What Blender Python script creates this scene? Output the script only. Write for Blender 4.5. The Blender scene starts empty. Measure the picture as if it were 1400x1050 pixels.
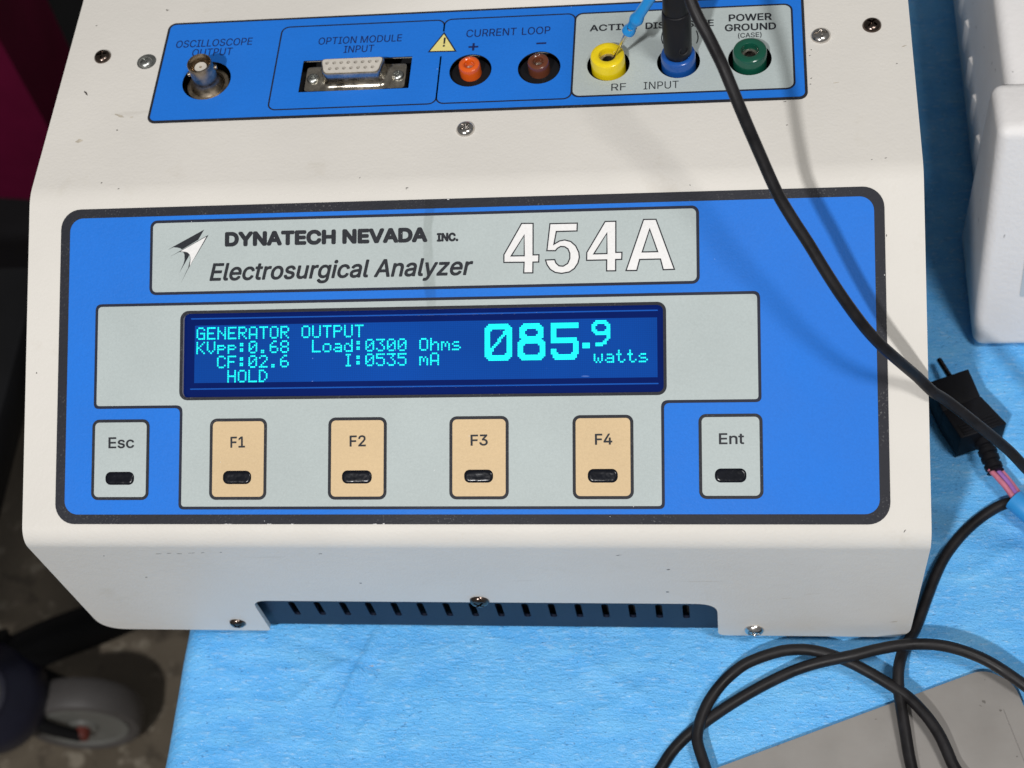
import bpy, bmesh, math, random, os
from mathutils import Vector, Matrix
from mathutils import noise as mnoise
from mathutils.geometry import delaunay_2d_cdt
random.seed(7)
S = bpy.context.scene
COL = S.collection
MM = 0.001

# ------------------------------------------------------------------ camera
CAM = Vector((96.937, -230.684, 586.492))            # mm, table top is z = 0
RB = Matrix(((0.9900542406, 0.0121826153, 0.1401577129),
             (0.0613285639, 0.8592294276, -0.5079011696),
             (-0.1266151960, 0.5114453780, 0.8499365961)))
FPX = 2122.263                                        # focal length in photo pixels (1400 wide)
cam_d = bpy.data.cameras.new('camera')
cam = bpy.data.objects.new('camera', cam_d)
COL.objects.link(cam)
cam.matrix_world = Matrix.Translation(CAM * MM) @ RB.to_4x4()
cam_d.sensor_width = 36.0
cam_d.lens = FPX / 1400 * 36
cam_d.clip_start = 0.01
cam_d.clip_end = 50
cam_d.dof.use_dof = True
cam_d.dof.focus_distance = 0.545
cam_d.dof.aperture_fstop = 17.0
cam_d.dof.aperture_blades = 0
S.camera = cam

# ------------------------------------------------------------------ light
W = bpy.data.worlds.new('World'); S.world = W; W.use_nodes = True
bg = W.node_tree.nodes['Background']
bg.inputs['Color'].default_value = (1.0, 0.985, 0.96, 1)
bg.inputs['Strength'].default_value = 0.15

def lamp(name, direction, dist, size, power, color, target=(20, 60, 100)):
    l = bpy.data.lights.new(name, 'AREA'); l.shape = 'DISK'; l.size = size; l.energy = power; l.color = color
    o = bpy.data.objects.new(name, l); COL.objects.link(o)
    d = Vector(direction).normalized()
    o.location = Vector(target) * MM + d * dist
    o.rotation_euler = d.to_track_quat('Z', 'Y').to_euler()
    return o
def azel(a, e):
    a, e = math.radians(a), math.radians(e)
    return (math.cos(a) * math.cos(e), math.sin(a) * math.cos(e), math.sin(e))
lamp('examination_lamp', azel(-107, 49), 2.2, 0.095, 32.0, (1.0, 0.99, 0.985))
lamp('ceiling_lamp', azel(-33, 66), 2.0, 0.38, 15.0, (1.0, 0.985, 0.965))

vs = S.view_settings
vs.view_transform = 'Standard'; vs.look = 'None'; vs.exposure = 0; vs.gamma = 1; vs.use_curve_mapping = False
S.render.resolution_x, S.render.resolution_y = 1024, 768

# ------------------------------------------------------------------ pixel -> plane helpers
def ray(x, y):
    return (RB @ Vector(((x - 700) / FPX, -(y - 525) / FPX, -1.0))).normalized()
def hit(x, y, axis, val):
    d = ray(x, y); return CAM + d * ((val - CAM[axis]) / d[axis])
ZB = 5.5                      # lower edge of the sheet shell above the table
ZT = 149.08                   # top face
YF = 115.66                   # upper fold
XS = 163.73                   # half width
class Plane:
    def __init__(s, o, v, n): s.o, s.u, s.v, s.n = Vector(o), Vector((1, 0, 0)), Vector(v), Vector(n)
    def P(s, u, v, off=0.0): return s.o + s.u * u + s.v * v + s.n * off
    def px(s, x, y, off=0.0):
        d = ray(x, y); q = CAM + d * ((s.o + s.n * off - CAM).dot(s.n) / d.dot(s.n)) - s.o
        return (q.dot(s.u), q.dot(s.v))
M = Plane((0, 0, 91.718), (0, 0.895873, 0.444311), (0, -0.444311, 0.895873))   # sloping face
T = Plane((0, YF, ZT), (0, 1, 0), (0, 0, 1))                                    # top face
F = Plane((0, 0, ZB), (0, 0, 1), (0, -1, 0))                                    # lower front face
VF = 129.10                   # v of the upper fold on M

# ------------------------------------------------------------------ materials
MATS = {}
def nodes(name):
    m = bpy.data.materials.new(name); m.use_nodes = True
    nt = m.node_tree
    return m, nt, nt.nodes['Principled BSDF']
def N(nt, t, **kw):
    n = nt.nodes.new(t)
    for k, v in kw.items(): setattr(n, k, v)
    return n
def mathn(nt, op, a, b=None, c=None):
    n = N(nt, 'ShaderNodeMath', operation=op)
    for i, x in enumerate((a, b, c)):
        if x is None: continue
        if isinstance(x, (int, float)): n.inputs[i].default_value = x
        else: nt.links.new(x, n.inputs[i])
    return n.outputs[0]
def mix(nt, fac, a, b, blend='MIX'):
    n = N(nt, 'ShaderNodeMix', data_type='RGBA', blend_type=blend)
    for s, x in ((n.inputs[0], fac), (n.inputs[6], a), (n.inputs[7], b)):
        if isinstance(x, (int, float)): s.default_value = x
        elif isinstance(x, tuple): s.default_value = (*x, 1) if len(x) == 3 else x
        else: nt.links.new(x, s)
    return n.outputs[2]
def noise(nt, scale, detail=3, rough=0.5, vec=None, stretch=None):
    n = N(nt, 'ShaderNodeTexNoise'); n.inputs['Scale'].default_value = scale
    n.inputs['Detail'].default_value = detail; n.inputs['Roughness'].default_value = rough
    if vec is None:
        vec = N(nt, 'ShaderNodeTexCoord').outputs['Object']
    if stretch:
        mp = N(nt, 'ShaderNodeMapping'); mp.inputs['Scale'].default_value = stretch[:3]
        if len(stretch) > 3: mp.inputs['Rotation'].default_value = (0, 0, stretch[3])
        nt.links.new(vec, mp.inputs[0]); vec = mp.outputs[0]
    nt.links.new(vec, n.inputs['Vector'])
    return n.outputs['Fac']
def ramp(nt, fac, p0, p1, a=0.0, b=1.0):
    n = N(nt, 'ShaderNodeMapRange'); n.inputs['From Min'].default_value = p0; n.inputs['From Max'].default_value = p1
    n.inputs['To Min'].default_value = a; n.inputs['To Max'].default_value = b
    nt.links.new(fac, n.inputs['Value']); return n.outputs[0]
def bump(nt, bsdf, h, strength, dist):
    b = N(nt, 'ShaderNodeBump'); b.inputs['Strength'].default_value = strength; b.inputs['Distance'].default_value = dist
    nt.links.new(h, b.inputs['Height']); nt.links.new(b.outputs[0], bsdf.inputs['Normal'])
def mat(name, color, rough=0.5, metal=0.0, var=0.0, vscale=60, bscale=None, bstr=0.3, bdist=0.0002, spec=0.5, coat=0.0, roughvar=0.0):
    if name in MATS: return MATS[name]
    m, nt, b = nodes(name)
    b.inputs['Base Color'].default_value = (*color, 1); b.inputs['Roughness'].default_value = rough
    b.inputs['Metallic'].default_value = metal; b.inputs['Specular IOR Level'].default_value = spec
    b.inputs['Coat Weight'].default_value = coat; b.inputs['Coat Roughness'].default_value = 0.1
    if var:
        f = noise(nt, vscale, 5, 0.6)
        c = mix(nt, ramp(nt, f, 0.3, 0.7), tuple(x * (1 - var) for x in color), tuple(min(1, x * (1 + var)) for x in color))
        nt.links.new(c, b.inputs['Base Color'])
        if roughvar: nt.links.new(ramp(nt, f, 0.3, 0.7, rough - roughvar, rough + roughvar), b.inputs['Roughness'])
    if bscale: bump(nt, b, noise(nt, bscale, 2), bstr, bdist)
    MATS[name] = m
    return m

def shell_paint():
    m, nt, b = nodes('cream_powder_coat')
    base = (0.70, 0.67, 0.62)
    c = mix(nt, ramp(nt, noise(nt, 22, 4), 0.35, 0.7), tuple(x * 0.95 for x in base), base)
    # yellowed grime clouds, sparse
    g = mathn(nt, 'MULTIPLY', ramp(nt, noise(nt, 38, 6, 0.7), 0.60, 0.78), 0.35)
    c = mix(nt, g, c, (0.50, 0.45, 0.36))
    # rub marks, short and thin
    s = mathn(nt, 'MULTIPLY', ramp(nt, noise(nt, 100, 2, 0.5, stretch=(0.22, 1.5, 1.5, 0.5)), 0.73, 0.78), ramp(nt, noise(nt, 16, 2), 0.50, 0.62))
    c = mix(nt, mathn(nt, 'MULTIPLY', s, 0.18), c, (0.34, 0.30, 0.24))
    # small chips
    v = N(nt, 'ShaderNodeTexVoronoi'); v.inputs['Scale'].default_value = 95; v.inputs['Randomness'].default_value = 1
    tc = N(nt, 'ShaderNodeTexCoord'); nt.links.new(tc.outputs['Object'], v.inputs['Vector'])
    sp = N(nt, 'ShaderNodeSeparateColor'); nt.links.new(v.outputs['Color'], sp.inputs[0])
    d = mathn(nt, 'ADD', v.outputs['Distance'], mathn(nt, 'MULTIPLY', mathn(nt, 'SUBTRACT', noise(nt, 900, 2), 0.5), 0.16))
    chip = mathn(nt, 'MULTIPLY', mathn(nt, 'LESS_THAN', d, 0.050), mathn(nt, 'GREATER_THAN', sp.outputs[0], 0.86))
    c = mix(nt, mathn(nt, 'MULTIPLY', chip, 0.8), c, (0.07, 0.06, 0.05))
    nt.links.new(c, b.inputs['Base Color'])
    b.inputs['Roughness'].default_value = 0.44
    b.inputs['Specular IOR Level'].default_value = 0.16
    h = mathn(nt, 'ADD', noise(nt, 900, 2), mathn(nt, 'MULTIPLY', noise(nt, 260, 2), 0.9))
    bump(nt, b, h, 0.5, 0.00020)
    return m
MATS['shell'] = shell_paint()

def print_mat(name, color, stain=True, rough=0.55, speck=0.0):
    m, nt, b = nodes(name)
    c = mix(nt, ramp(nt, noise(nt, 30, 4), 0.3, 0.7), tuple(x * 0.96 for x in color), tuple(min(1, x * 1.04) for x in color))
    gr = ramp(nt, noise(nt, 1250, 3, 0.6), 0.25, 0.75, 0.945, 1.055)
    c = mix(nt, 1.0, c, gr, 'MULTIPLY')
    sm = ramp(nt, noise(nt, 12, 4, 0.6, stretch=(1, 0.5, 1, 0.6)), 0.35, 0.75, 0.0, 0.10)     # hand grease, faint
    c = mix(nt, sm, c, tuple(min(1, x * 0.6 + 0.08) for x in color))
    # dust: light specks
    v = N(nt, 'ShaderNodeTexVoronoi'); v.inputs['Scale'].default_value = 240
    tc = N(nt, 'ShaderNodeTexCoord'); nt.links.new(tc.outputs['Object'], v.inputs['Vector'])
    sp = N(nt, 'ShaderNodeSeparateColor'); nt.links.new(v.outputs['Color'], sp.inputs[0])
    dust = mathn(nt, 'MULTIPLY', mathn(nt, 'LESS_THAN', v.outputs['Distance'], 0.045), mathn(nt, 'GREATER_THAN', sp.outputs[0], 0.93))
    c = mix(nt, mathn(nt, 'MULTIPLY', dust, 0.5), c, (0.75, 0.78, 0.8))
    if stain:   # dried drip running down the sloping panel
        sx = N(nt, 'ShaderNodeSeparateXYZ'); nt.links.new(tc.outputs['Object'], sx.inputs[0])
        wob = mathn(nt, 'MULTIPLY', mathn(nt, 'SUBTRACT', noise(nt, 55, 2), 0.5), 0.006)
        dx = mathn(nt, 'ABSOLUTE', mathn(nt, 'SUBTRACT', mathn(nt, 'ADD', sx.outputs[0], wob), -0.0105))
        band = ramp(nt, dx, 0.0022, 0.0014)
        up = ramp(nt, sx.outputs[1], 0.066, 0.080)
        st = mathn(nt, 'MULTIPLY', mathn(nt, 'MULTIPLY', band, up), ramp(nt, noise(nt, 120, 3), 0.3, 0.6, 0.15, 0.34))
        st = mathn(nt, 'MULTIPLY', st, mathn(nt, 'LESS_THAN', sx.outputs[1], 0.113))
        c = mix(nt, st, c, (0.30, 0.32, 0.28), 'MULTIPLY')
    if speck:
        w = ramp(nt, noise(nt, 1500, 2, 0.5), 0.60, 0.75)
        w = mathn(nt, 'MULTIPLY', w, ramp(nt, noise(nt, 60, 3), 0.45, 0.62))
        c = mix(nt, mathn(nt, 'MULTIPLY', w, speck), c, (0.5, 0.5, 0.48))
    nt.links.new(c, b.inputs['Base Color'])
    nt.links.new(ramp(nt, noise(nt, 15, 4, 0.6), 0.3, 0.7, rough - 0.10, rough + 0.08), b.inputs['Roughness'])
    b.inputs['Specular IOR Level'].default_value = 0.16
    bump(nt, b, mathn(nt, 'ADD', noise(nt, 1400, 2), noise(nt, 420, 2)), 0.5, 0.00016)
    MATS[name] = m
    return m
print_mat('blue_print', (0.013, 0.172, 0.675))
print_mat('black_print', (0.018, 0.019, 0.026), speck=0.22)
print_mat('line_print', (0.014, 0.017, 0.035), stain=False)
print_mat('grey_print', (0.445, 0.50, 0.495))
print_mat('beige_print', (0.66, 0.49, 0.285), stain=False)
print_mat('white_print', (0.80, 0.79, 0.78), stain=False)
print_mat('ink_print', (0.020, 0.022, 0.028), stain=False)
print_mat('navy_ink_print', (0.010, 0.018, 0.10), stain=False)
print_mat('yellow_print', (0.78, 0.68, 0.25), stain=False)
mat('black_plastic', (0.008, 0.008, 0.010), 0.45, spec=0.2, bscale=500, bstr=0.15)
mat('black_gloss', (0.006, 0.007, 0.011), 0.2, spec=0.2, var=0.3, vscale=300, bscale=260, bstr=0.5, bdist=0.0004)
mat('cable_rubber', (0.012, 0.011, 0.012), 0.46, spec=0.25, var=0.35, vscale=120, bscale=350, bstr=0.3, roughvar=0.1)
mat('chassis_navy', (0.007, 0.012, 0.032), 0.5, var=0.1, bscale=900, bstr=0.2)
mat('dark_inside', (0.008, 0.008, 0.009), 0.7, var=0.2)
mat('chrome', (0.66, 0.63, 0.60), 0.20, 1.0, var=0.15, vscale=400, roughvar=0.08)
mat('dark_screw', (0.13, 0.10, 0.085), 0.22, 1.0, var=0.3, vscale=500, roughvar=0.08)
mat('zinc', (0.46, 0.47, 0.45), 0.36, 1.0, var=0.25, vscale=400)
mat('tarnished_nickel', (0.40, 0.33, 0.25), 0.33, 1.0, var=0.5, vscale=260, roughvar=0.12)
mat('tin', (0.60, 0.55, 0.47), 0.26, 1.0, var=0.35, vscale=220, roughvar=0.12)
mat('connector_white', (0.58, 0.54, 0.48), 0.55, var=0.08, vscale=300)
mat('jack_yellow', (0.88, 0.66, 0.010), 0.20, var=0.05, coat=0.3)
mat('jack_blue', (0.010, 0.085, 0.36), 0.22, var=0.05, coat=0.3)
mat('jack_green', (0.006, 0.080, 0.048), 0.20, var=0.05, coat=0.3)
mat('jack_orange', (0.72, 0.105, 0.010), 0.22, var=0.05, coat=0.3)
mat('jack_brown', (0.13, 0.038, 0.018), 0.22, var=0.05, coat=0.3)
mat('brass', (0.55, 0.38, 0.16), 0.3, 1.0)
mat('probe_blue', (0.012, 0.26, 0.66), 0.32, var=0.08, bscale=300, bstr=0.1)
mat('wire_pink', (0.52, 0.15, 0.22), 0.5, var=0.25, vscale=200)
mat('wire_purple', (0.28, 0.12, 0.40), 0.5, var=0.2, vscale=200)
mat('sleeve_blue', (0.03, 0.28, 0.66), 0.45, var=0.1)

def instrument_white():
    m, nt, b = nodes('white_textured_plastic')
    c = mix(nt, ramp(nt, noise(nt, 25, 4), 0.3, 0.7), (0.76, 0.74, 0.73), (0.82, 0.80, 0.79))
    v = ramp(nt, noise(nt, 260, 1, 0.4), 0.76, 0.79)
    c = mix(nt, mathn(nt, 'MULTIPLY', v, 0.6), c, (0.12, 0.11, 0.1))
    nt.links.new(c, b.inputs['Base Color']); b.inputs['Roughness'].default_value = 0.5
    bump(nt, b, noise(nt, 520, 3, 0.55), 0.6, 0.00032)
    return m
MATS['white_plastic'] = instrument_white()

def drape_mat():
    m, nt, b = nodes('blue_nonwoven')
    A = noise(nt, 14, 5, 0.6); B = noise(nt, 700, 3, 0.6, stretch=(0.35, 1.2, 1, 0.35)); Cc = noise(nt, 120, 4, 0.6, stretch=(0.4, 1.1, 1, 0.35))
    c = mix(nt, ramp(nt, A, 0.32, 0.68), (0.080, 0.40, 0.87), (0.115, 0.47, 0.92))
    c = mix(nt, ramp(nt, noise(nt, 48, 5, 0.65, stretch=(0.6, 1, 1, 0.5)), 0.45, 0.70, 0, 0.32), c, (0.22, 0.56, 0.93))
    c = mix(nt, ramp(nt, Cc, 0.42, 0.70, 0, 0.65), c, (0.19, 0.56, 0.95))
    c = mix(nt, ramp(nt, B, 0.56, 0.76, 0, 0.5), c, (0.48, 0.71, 0.93))
    pits = ramp(nt, noise(nt, 900, 2, 0.5, stretch=(0.6, 1.1, 1, 0.35)), 0.35, 0.27)
    c = mix(nt, mathn(nt, 'MULTIPLY', pits, 0.5), c, (0.012, 0.09, 0.30))
    fl = ramp(nt, noise(nt, 1500, 2, 0.5, stretch=(0.5, 1.2, 1, 0.2)), 0.68, 0.76)
    c = mix(nt, mathn(nt, 'MULTIPLY', fl, 0.6), c, (0.72, 0.86, 0.97))  # sparkles of the wrap painted in as pale specks
    nt.links.new(c, b.inputs['Base Color'])
    b.inputs['Roughness'].default_value = 0.55
    nt.links.new(ramp(nt, noise(nt, 1300, 2), 0.30, 0.62, 0.18, 0.7), b.inputs['Roughness'])
    b.inputs['Sheen Weight'].default_value = 0.04
    b.inputs['Sheen Roughness'].default_value = 0.5
    h = mathn(nt, 'ADD', mathn(nt, 'MULTIPLY', B, 0.7), mathn(nt, 'ADD', Cc, mathn(nt, 'MULTIPLY', noise(nt, 1500, 2), 0.5)))
    bump(nt, b, h, 0.8, 0.0010)
    return m
MATS['drape'] = drape_mat()

def steel_mat():
    m, nt, b = nodes('worn_sheet_steel')
    st = noise(nt, 1600, 2, 0.5, stretch=(0.08, 1, 1, 0.38))
    c = mix(nt, ramp(nt, noise(nt, 32, 5, 0.6), 0.3, 0.7), (0.31, 0.29, 0.27), (0.36, 0.34, 0.32))
    c = mix(nt, ramp(nt, st, 0.35, 0.75, 0, 0.03), c, (0.44, 0.42, 0.41))
    c = mix(nt, ramp(nt, noise(nt, 300, 2), 0.72, 0.76, 0, 0.6), c, (0.08, 0.07, 0.06))
    nt.links.new(c, b.inputs['Base Color']); b.inputs['Metallic'].default_value = 0.55
    nt.links.new(ramp(nt, noise(nt, 40, 4), 0.3, 0.7, 0.40, 0.5), b.inputs['Roughness'])
    bump(nt, b, st, 0.02, 0.0001)
    return m
MATS['steel'] = steel_mat()

def floor_mat():
    m, nt, b = nodes('speckled_floor')
    c = mix(nt, ramp(nt, noise(nt, 9, 5, 0.6), 0.3, 0.7), (0.13, 0.105, 0.075), (0.20, 0.165, 0.12))
    c = mix(nt, ramp(nt, noise(nt, 45, 3, 0.6), 0.58, 0.68, 0, 0.6), c, (0.42, 0.37, 0.29))
    c = mix(nt, ramp(nt, noise(nt, 38, 3, 0.6), 0.40, 0.32, 0, 0.6), c, (0.07, 0.055, 0.04))
    nt.links.new(c, b.inputs['Base Color']); b.inputs['Roughness'].default_value = 0.5
    return m
MATS['floor'] = floor_mat()

def lcd_mat():
    m, nt, b = nodes('blue_backlit_lcd')
    uv = N(nt, 'ShaderNodeUVMap'); sx = N(nt, 'ShaderNodeSeparateXYZ'); nt.links.new(uv.outputs[0], sx.inputs[0])
    def grid(o, off):
        f = mathn(nt, 'FRACT', mathn(nt, 'DIVIDE', mathn(nt, 'ADD', o, 500.0 + off), PITCH))
        return mathn(nt, 'LESS_THAN', f, 0.16)
    gl = mathn(nt, 'MAXIMUM', grid(sx.outputs[0], 0.0), grid(sx.outputs[1], 0.0))
    big = ramp(nt, noise(nt, 18, 2), 0.3, 0.7, 0.85, 1.15)
    c = mix(nt, gl, (0.0015, 0.062, 0.34), (0.0012, 0.044, 0.262))
    nt.links.new(c, b.inputs['Emission Color']); nt.links.new(big, b.inputs['Emission Strength'])
    dv = N(nt, 'ShaderNodeTexVoronoi'); dv.inputs['Scale'].default_value = 260
    tcd = N(nt, 'ShaderNodeTexCoord'); nt.links.new(tcd.outputs['Object'], dv.inputs['Vector'])
    sd = N(nt, 'ShaderNodeSeparateColor'); nt.links.new(dv.outputs['Color'], sd.inputs[0])
    du_ = mathn(nt, 'MULTIPLY', mathn(nt, 'LESS_THAN', dv.outputs['Distance'], 0.06), mathn(nt, 'GREATER_THAN', sd.outputs[0], 0.9))
    lint = mathn(nt, 'MULTIPLY', ramp(nt, noise(nt, 300, 1, 0.4, stretch=(0.4, 1.6, 1, 0.8)), 0.80, 0.83), 0.4)
    nt.links.new(mix(nt, mathn(nt, 'MAXIMUM', du_, lint), (0.003, 0.010, 0.05), (0.16, 0.24, 0.42)), b.inputs['Base Color'])
    b.inputs['Roughness'].default_value = 0.15; b.inputs['Specular IOR Level'].default_value = 0.15
    return m
PITCH = 0.664
MATS['lcd'] = lcd_mat()
def emis(name, base, em, strength, rough=0.15, bscale=None):
    m, nt, b = nodes(name)
    b.inputs['Base Color'].default_value = (*base, 1); b.inputs['Roughness'].default_value = rough
    b.inputs['Emission Color'].default_value = (*em, 1); b.inputs['Emission Strength'].default_value = strength
    b.inputs['Specular IOR Level'].default_value = 0.15
    v = N(nt, 'ShaderNodeTexNoise'); v.inputs['Scale'].default_value = 420 if 'dot' in name else 40
    tc = N(nt, 'ShaderNodeTexCoord'); nt.links.new(tc.outputs['Object'], v.inputs['Vector'])
    nt.links.new(ramp(nt, v.outputs['Fac'], 0.25, 0.75, strength * (0.72 if name == 'lcd_dot' else 0.9), strength * (1.25 if name == 'lcd_dot' else 1.1)), b.inputs['Emission Strength'])
    MATS[name] = m
emis('lcd_frame', (0.001, 0.003, 0.018), (0.001, 0.010, 0.105), 1.0)
emis('lcd_ridge', (0.01, 0.05, 0.2), (0.002, 0.05, 0.27), 1.0)
emis('lcd_dot', (0.02, 0.3, 0.3), (0.0, 0.92, 0.86), 1.08)
emis('lcd_dot_big', (0.02, 0.3, 0.3), (0.0, 0.98, 0.93), 1.05)
mat('lens_edge', (0.02, 0.022, 0.03), 0.3)

# ------------------------------------------------------------------ object helpers
def setp(o, parent):
    if parent is not None:
        o.parent = parent
        o.matrix_parent_inverse = parent_world(parent).inverted()
def parent_world(p):
    return PW.get(p.name, Matrix.Identity(4))
PW = {}
def empty(name, loc, label, cat, group=None):
    o = bpy.data.objects.new(name, None); COL.objects.link(o)
    o.location = Vector(loc) * MM; o.empty_display_size = 0.02
    PW[o.name] = Matrix.Translation(Vector(loc) * MM)
    o['label'] = label; o['category'] = cat
    if group: o['group'] = group
    return o
def tag(o, label, cat): o['label'] = label; o['category'] = cat; return o
def obj(name, me, m, parent=None, smooth=None):
    me.materials.clear(); me.materials.append(MATS[m] if isinstance(m, str) else m)
    if smooth is not None and len(me.polygons):
        me.polygons.foreach_set('use_smooth', [True] * len(me.polygons))
        me.set_sharp_from_angle(angle=math.radians(smooth))
    o = bpy.data.objects.new(name, me); COL.objects.link(o)
    setp(o, parent)
    return o
def from_bm(bm, name):
    me = bpy.data.meshes.new(name); bm.normal_update(); bm.to_mesh(me); bm.free(); return me
def pydata(name, verts, faces, recalc=False):
    me = bpy.data.meshes.new(name); me.from_pydata([tuple(Vector(v) * MM) for v in verts], [], faces); me.update()
    if recalc:
        bm = bmesh.new(); bm.from_mesh(me); bmesh.ops.recalc_face_normals(bm, faces=bm.faces); bm.to_mesh(me); bm.free()
    return me

def eval_curve(cu):
    o = bpy.data.objects.new('tmp', cu); COL.objects.link(o)
    dg = bpy.context.evaluated_depsgraph_get()
    me = bpy.data.meshes.new_from_object(o.evaluated_get(dg))
    bpy.data.objects.remove(o); bpy.data.curves.remove(cu)
    return me
def fill2d(loops):
    """triangulated flat polygon with holes (even-odd), units as given"""
    cu = bpy.data.curves.new('c', 'CURVE'); cu.dimensions = '2D'; cu.fill_mode = 'BOTH'
    for lp in loops:
        s = cu.splines.new('POLY'); s.points.add(len(lp) - 1); s.use_cyclic_u = True
        for p, q in zip(s.points, lp): p.co = (q[0], q[1], 0, 1)
    return eval_curve(cu)
def plate_mesh(name, loops, plane, lo, hi, flat=None):
    """prism over a flat polygon: top at hi, bottom at lo, side walls; UV in mm"""
    me0 = flat if flat is not None else fill2d(loops)
    V = [(v.co.x, v.co.y) for v in me0.vertices]; Fc = [tuple(p.vertices) for p in me0.polygons]
    bpy.data.meshes.remove(me0)
    n = len(V)
    verts = [plane.P(u, v, hi) for u, v in V]
    faces = []
    for f in Fc:
        a, b, c = [Vector((*V[i], 0)) for i in f[:3]]
        faces.append(f if (b - a).cross(c - a).z > 0 else tuple(reversed(f)))
    if lo < hi:
        from collections import Counter
        cnt = {}
        for f in faces:
            for i in range(len(f)):
                cnt[(f[i], f[(i + 1) % len(f)])] = 1
        verts += [plane.P(u, v, lo) for u, v in V]
        side = [(a, a + n, b + n, b) for (a, b) in cnt if (b, a) not in cnt]
        faces = faces + [tuple(i + n for i in reversed(f)) for f in faces] + side
    me = bpy.data.meshes.new(name); me.from_pydata([tuple(v * MM) for v in verts], [], faces); me.update()
    uvl = me.uv_layers.new(name='UVMap')
    for p in me.polygons:
        for li, vi in zip(p.loop_indices, p.vertices):
            uvl.data[li].uv = V[vi % n]
    return me
def plate(name, loops, plane, lo, hi, m, parent): return obj(name, plate_mesh(name, loops, plane, lo, hi), m, parent)

def rrect(u0, v0, u1, v1, r, n=6, rs=None):
    rs = rs or (r, r, r, r)          # bl, br, tr, tl
    out = []
    for (cx, cy, a0, rr) in ((u0, v0, 180, rs[0]), (u1, v0, 270, rs[1]), (u1, v1, 0, rs[2]), (u0, v1, 90, rs[3])):
        if rr <= 0: out.append((cx, cy)); continue
        ox = cx + rr if cx == u0 else cx - rr; oy = cy + rr if cy == v0 else cy - rr
        for i in range(n + 1):
            a = math.radians(a0 + 90 * i / n); out.append((ox + rr * math.cos(a), oy + rr * math.sin(a)))
    return out
def circ(u, v, r, n=40): return [(u + r * math.cos(2 * math.pi * i / n), v + r * math.sin(2 * math.pi * i / n)) for i in range(n)]
def area(p): return sum(a[0] * b[1] - b[0] * a[1] for a, b in zip(p, p[1:] + p[:1])) / 2
def inset(p, d):
    if area(p) < 0: p = p[::-1]
    n = len(p); out = []
    for i in range(n):
        a, b, c = (Vector(p[j % n]) for j in (i - 1, i, i + 1))
        e1 = (b - a).normalized(); e2 = (c - b).normalized()
        n1 = Vector((-e1.y, e1.x)); n2 = Vector((-e2.y, e2.x)); k = n1 + n2
        q = b + k * (d / max(0.25, n1.dot(k)))
        out.append((q.x, q.y))
    return out
def fillet(p, r, n=5):
    """round all corners of polygon; r may be a list"""
    out = []; L = len(p)
    for i in range(L):
        a, b, c = (Vector(p[j % L]) for j in (i - 1, i, i + 1)); rr = r[i] if isinstance(r, (list, tuple)) else r
        if rr <= 0: out.append((b.x, b.y)); continue
        d1 = (a - b).normalized(); d2 = (c - b).normalized()
        for k in range(n + 1):
            t = k / n; q = (b + d1 * rr) * (1 - t) ** 2 + b * 2 * t * (1 - t) + (b + d2 * rr) * t ** 2
            out.append((q.x, q.y))
    return out
def line_poly(pts, w):
    """ribbon along open polyline in 2D"""
    L, R_ = [], []
    for i, p in enumerate(pts):
        a = Vector(pts[max(0, i - 1)]); c = Vector(pts[min(len(pts) - 1, i + 1)]); d = (c - a).normalized(); nn = Vector((-d.y, d.x)) * (w / 2)
        L.append(tuple(Vector(p) + nn)); R_.append(tuple(Vector(p) - nn))
    return L + R_[::-1]

_cap = {}
FONT_FACE = None
try:      # grotesque face that ships with Blender
    FONT_FACE = bpy.data.fonts.load(os.path.join(bpy.utils.system_resource('DATAFILES', path='fonts'), 'Inter.woff2'))
except Exception as ex:
    print('default font used', ex)
def inside(p, poly):
    c = False; n = len(poly)
    for i in range(n):
        a, b = poly[i], poly[i - 1]
        if (a[1] > p[1]) != (b[1] > p[1]) and p[0] < (b[0] - a[0]) * (p[1] - a[1]) / (b[1] - a[1]) + a[0]: c = not c
    return c
def glyph_loops(s, shear):
    """outlines of a string as polygons, grouped outer + holes, so overlapping strokes stay solid"""
    cu = bpy.data.curves.new('t', 'FONT'); cu.body = s; cu.size = 1; cu.shear = shear
    if FONT_FACE: cu.font = FONT_FACE
    o = bpy.data.objects.new('tmp', cu); COL.objects.link(o)
    dg = bpy.context.evaluated_depsgraph_get(); oe = o.evaluated_get(dg); c2 = oe.to_curve(dg); loops = []
    for sp in c2.splines:
        bp = sp.bezier_points; lp = []
        for i in range(len(bp)):
            a, b = bp[i], bp[(i + 1) % len(bp)]
            P = [a.co.xy, a.handle_right.xy, b.handle_left.xy, b.co.xy]
            straight = abs((P[1] - P[0]).cross(P[3] - P[0])) + abs((P[2] - P[0]).cross(P[3] - P[0])) < 1e-6
            for k in range(1 if straight else 5):
                t = k / 5; u = 1 - t; q = P[0] * u ** 3 + P[1] * 3 * u * u * t + P[2] * 3 * u * t * t + P[3] * t ** 3
                if not lp or (Vector(lp[-1]) - q).length > 1e-5: lp.append((q.x, q.y))
        if len(lp) > 2 and abs(area(lp)) > 1e-7: loops.append(lp)
    oe.to_curve_clear(); bpy.data.objects.remove(o); bpy.data.curves.remove(cu)
    return loops
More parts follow.
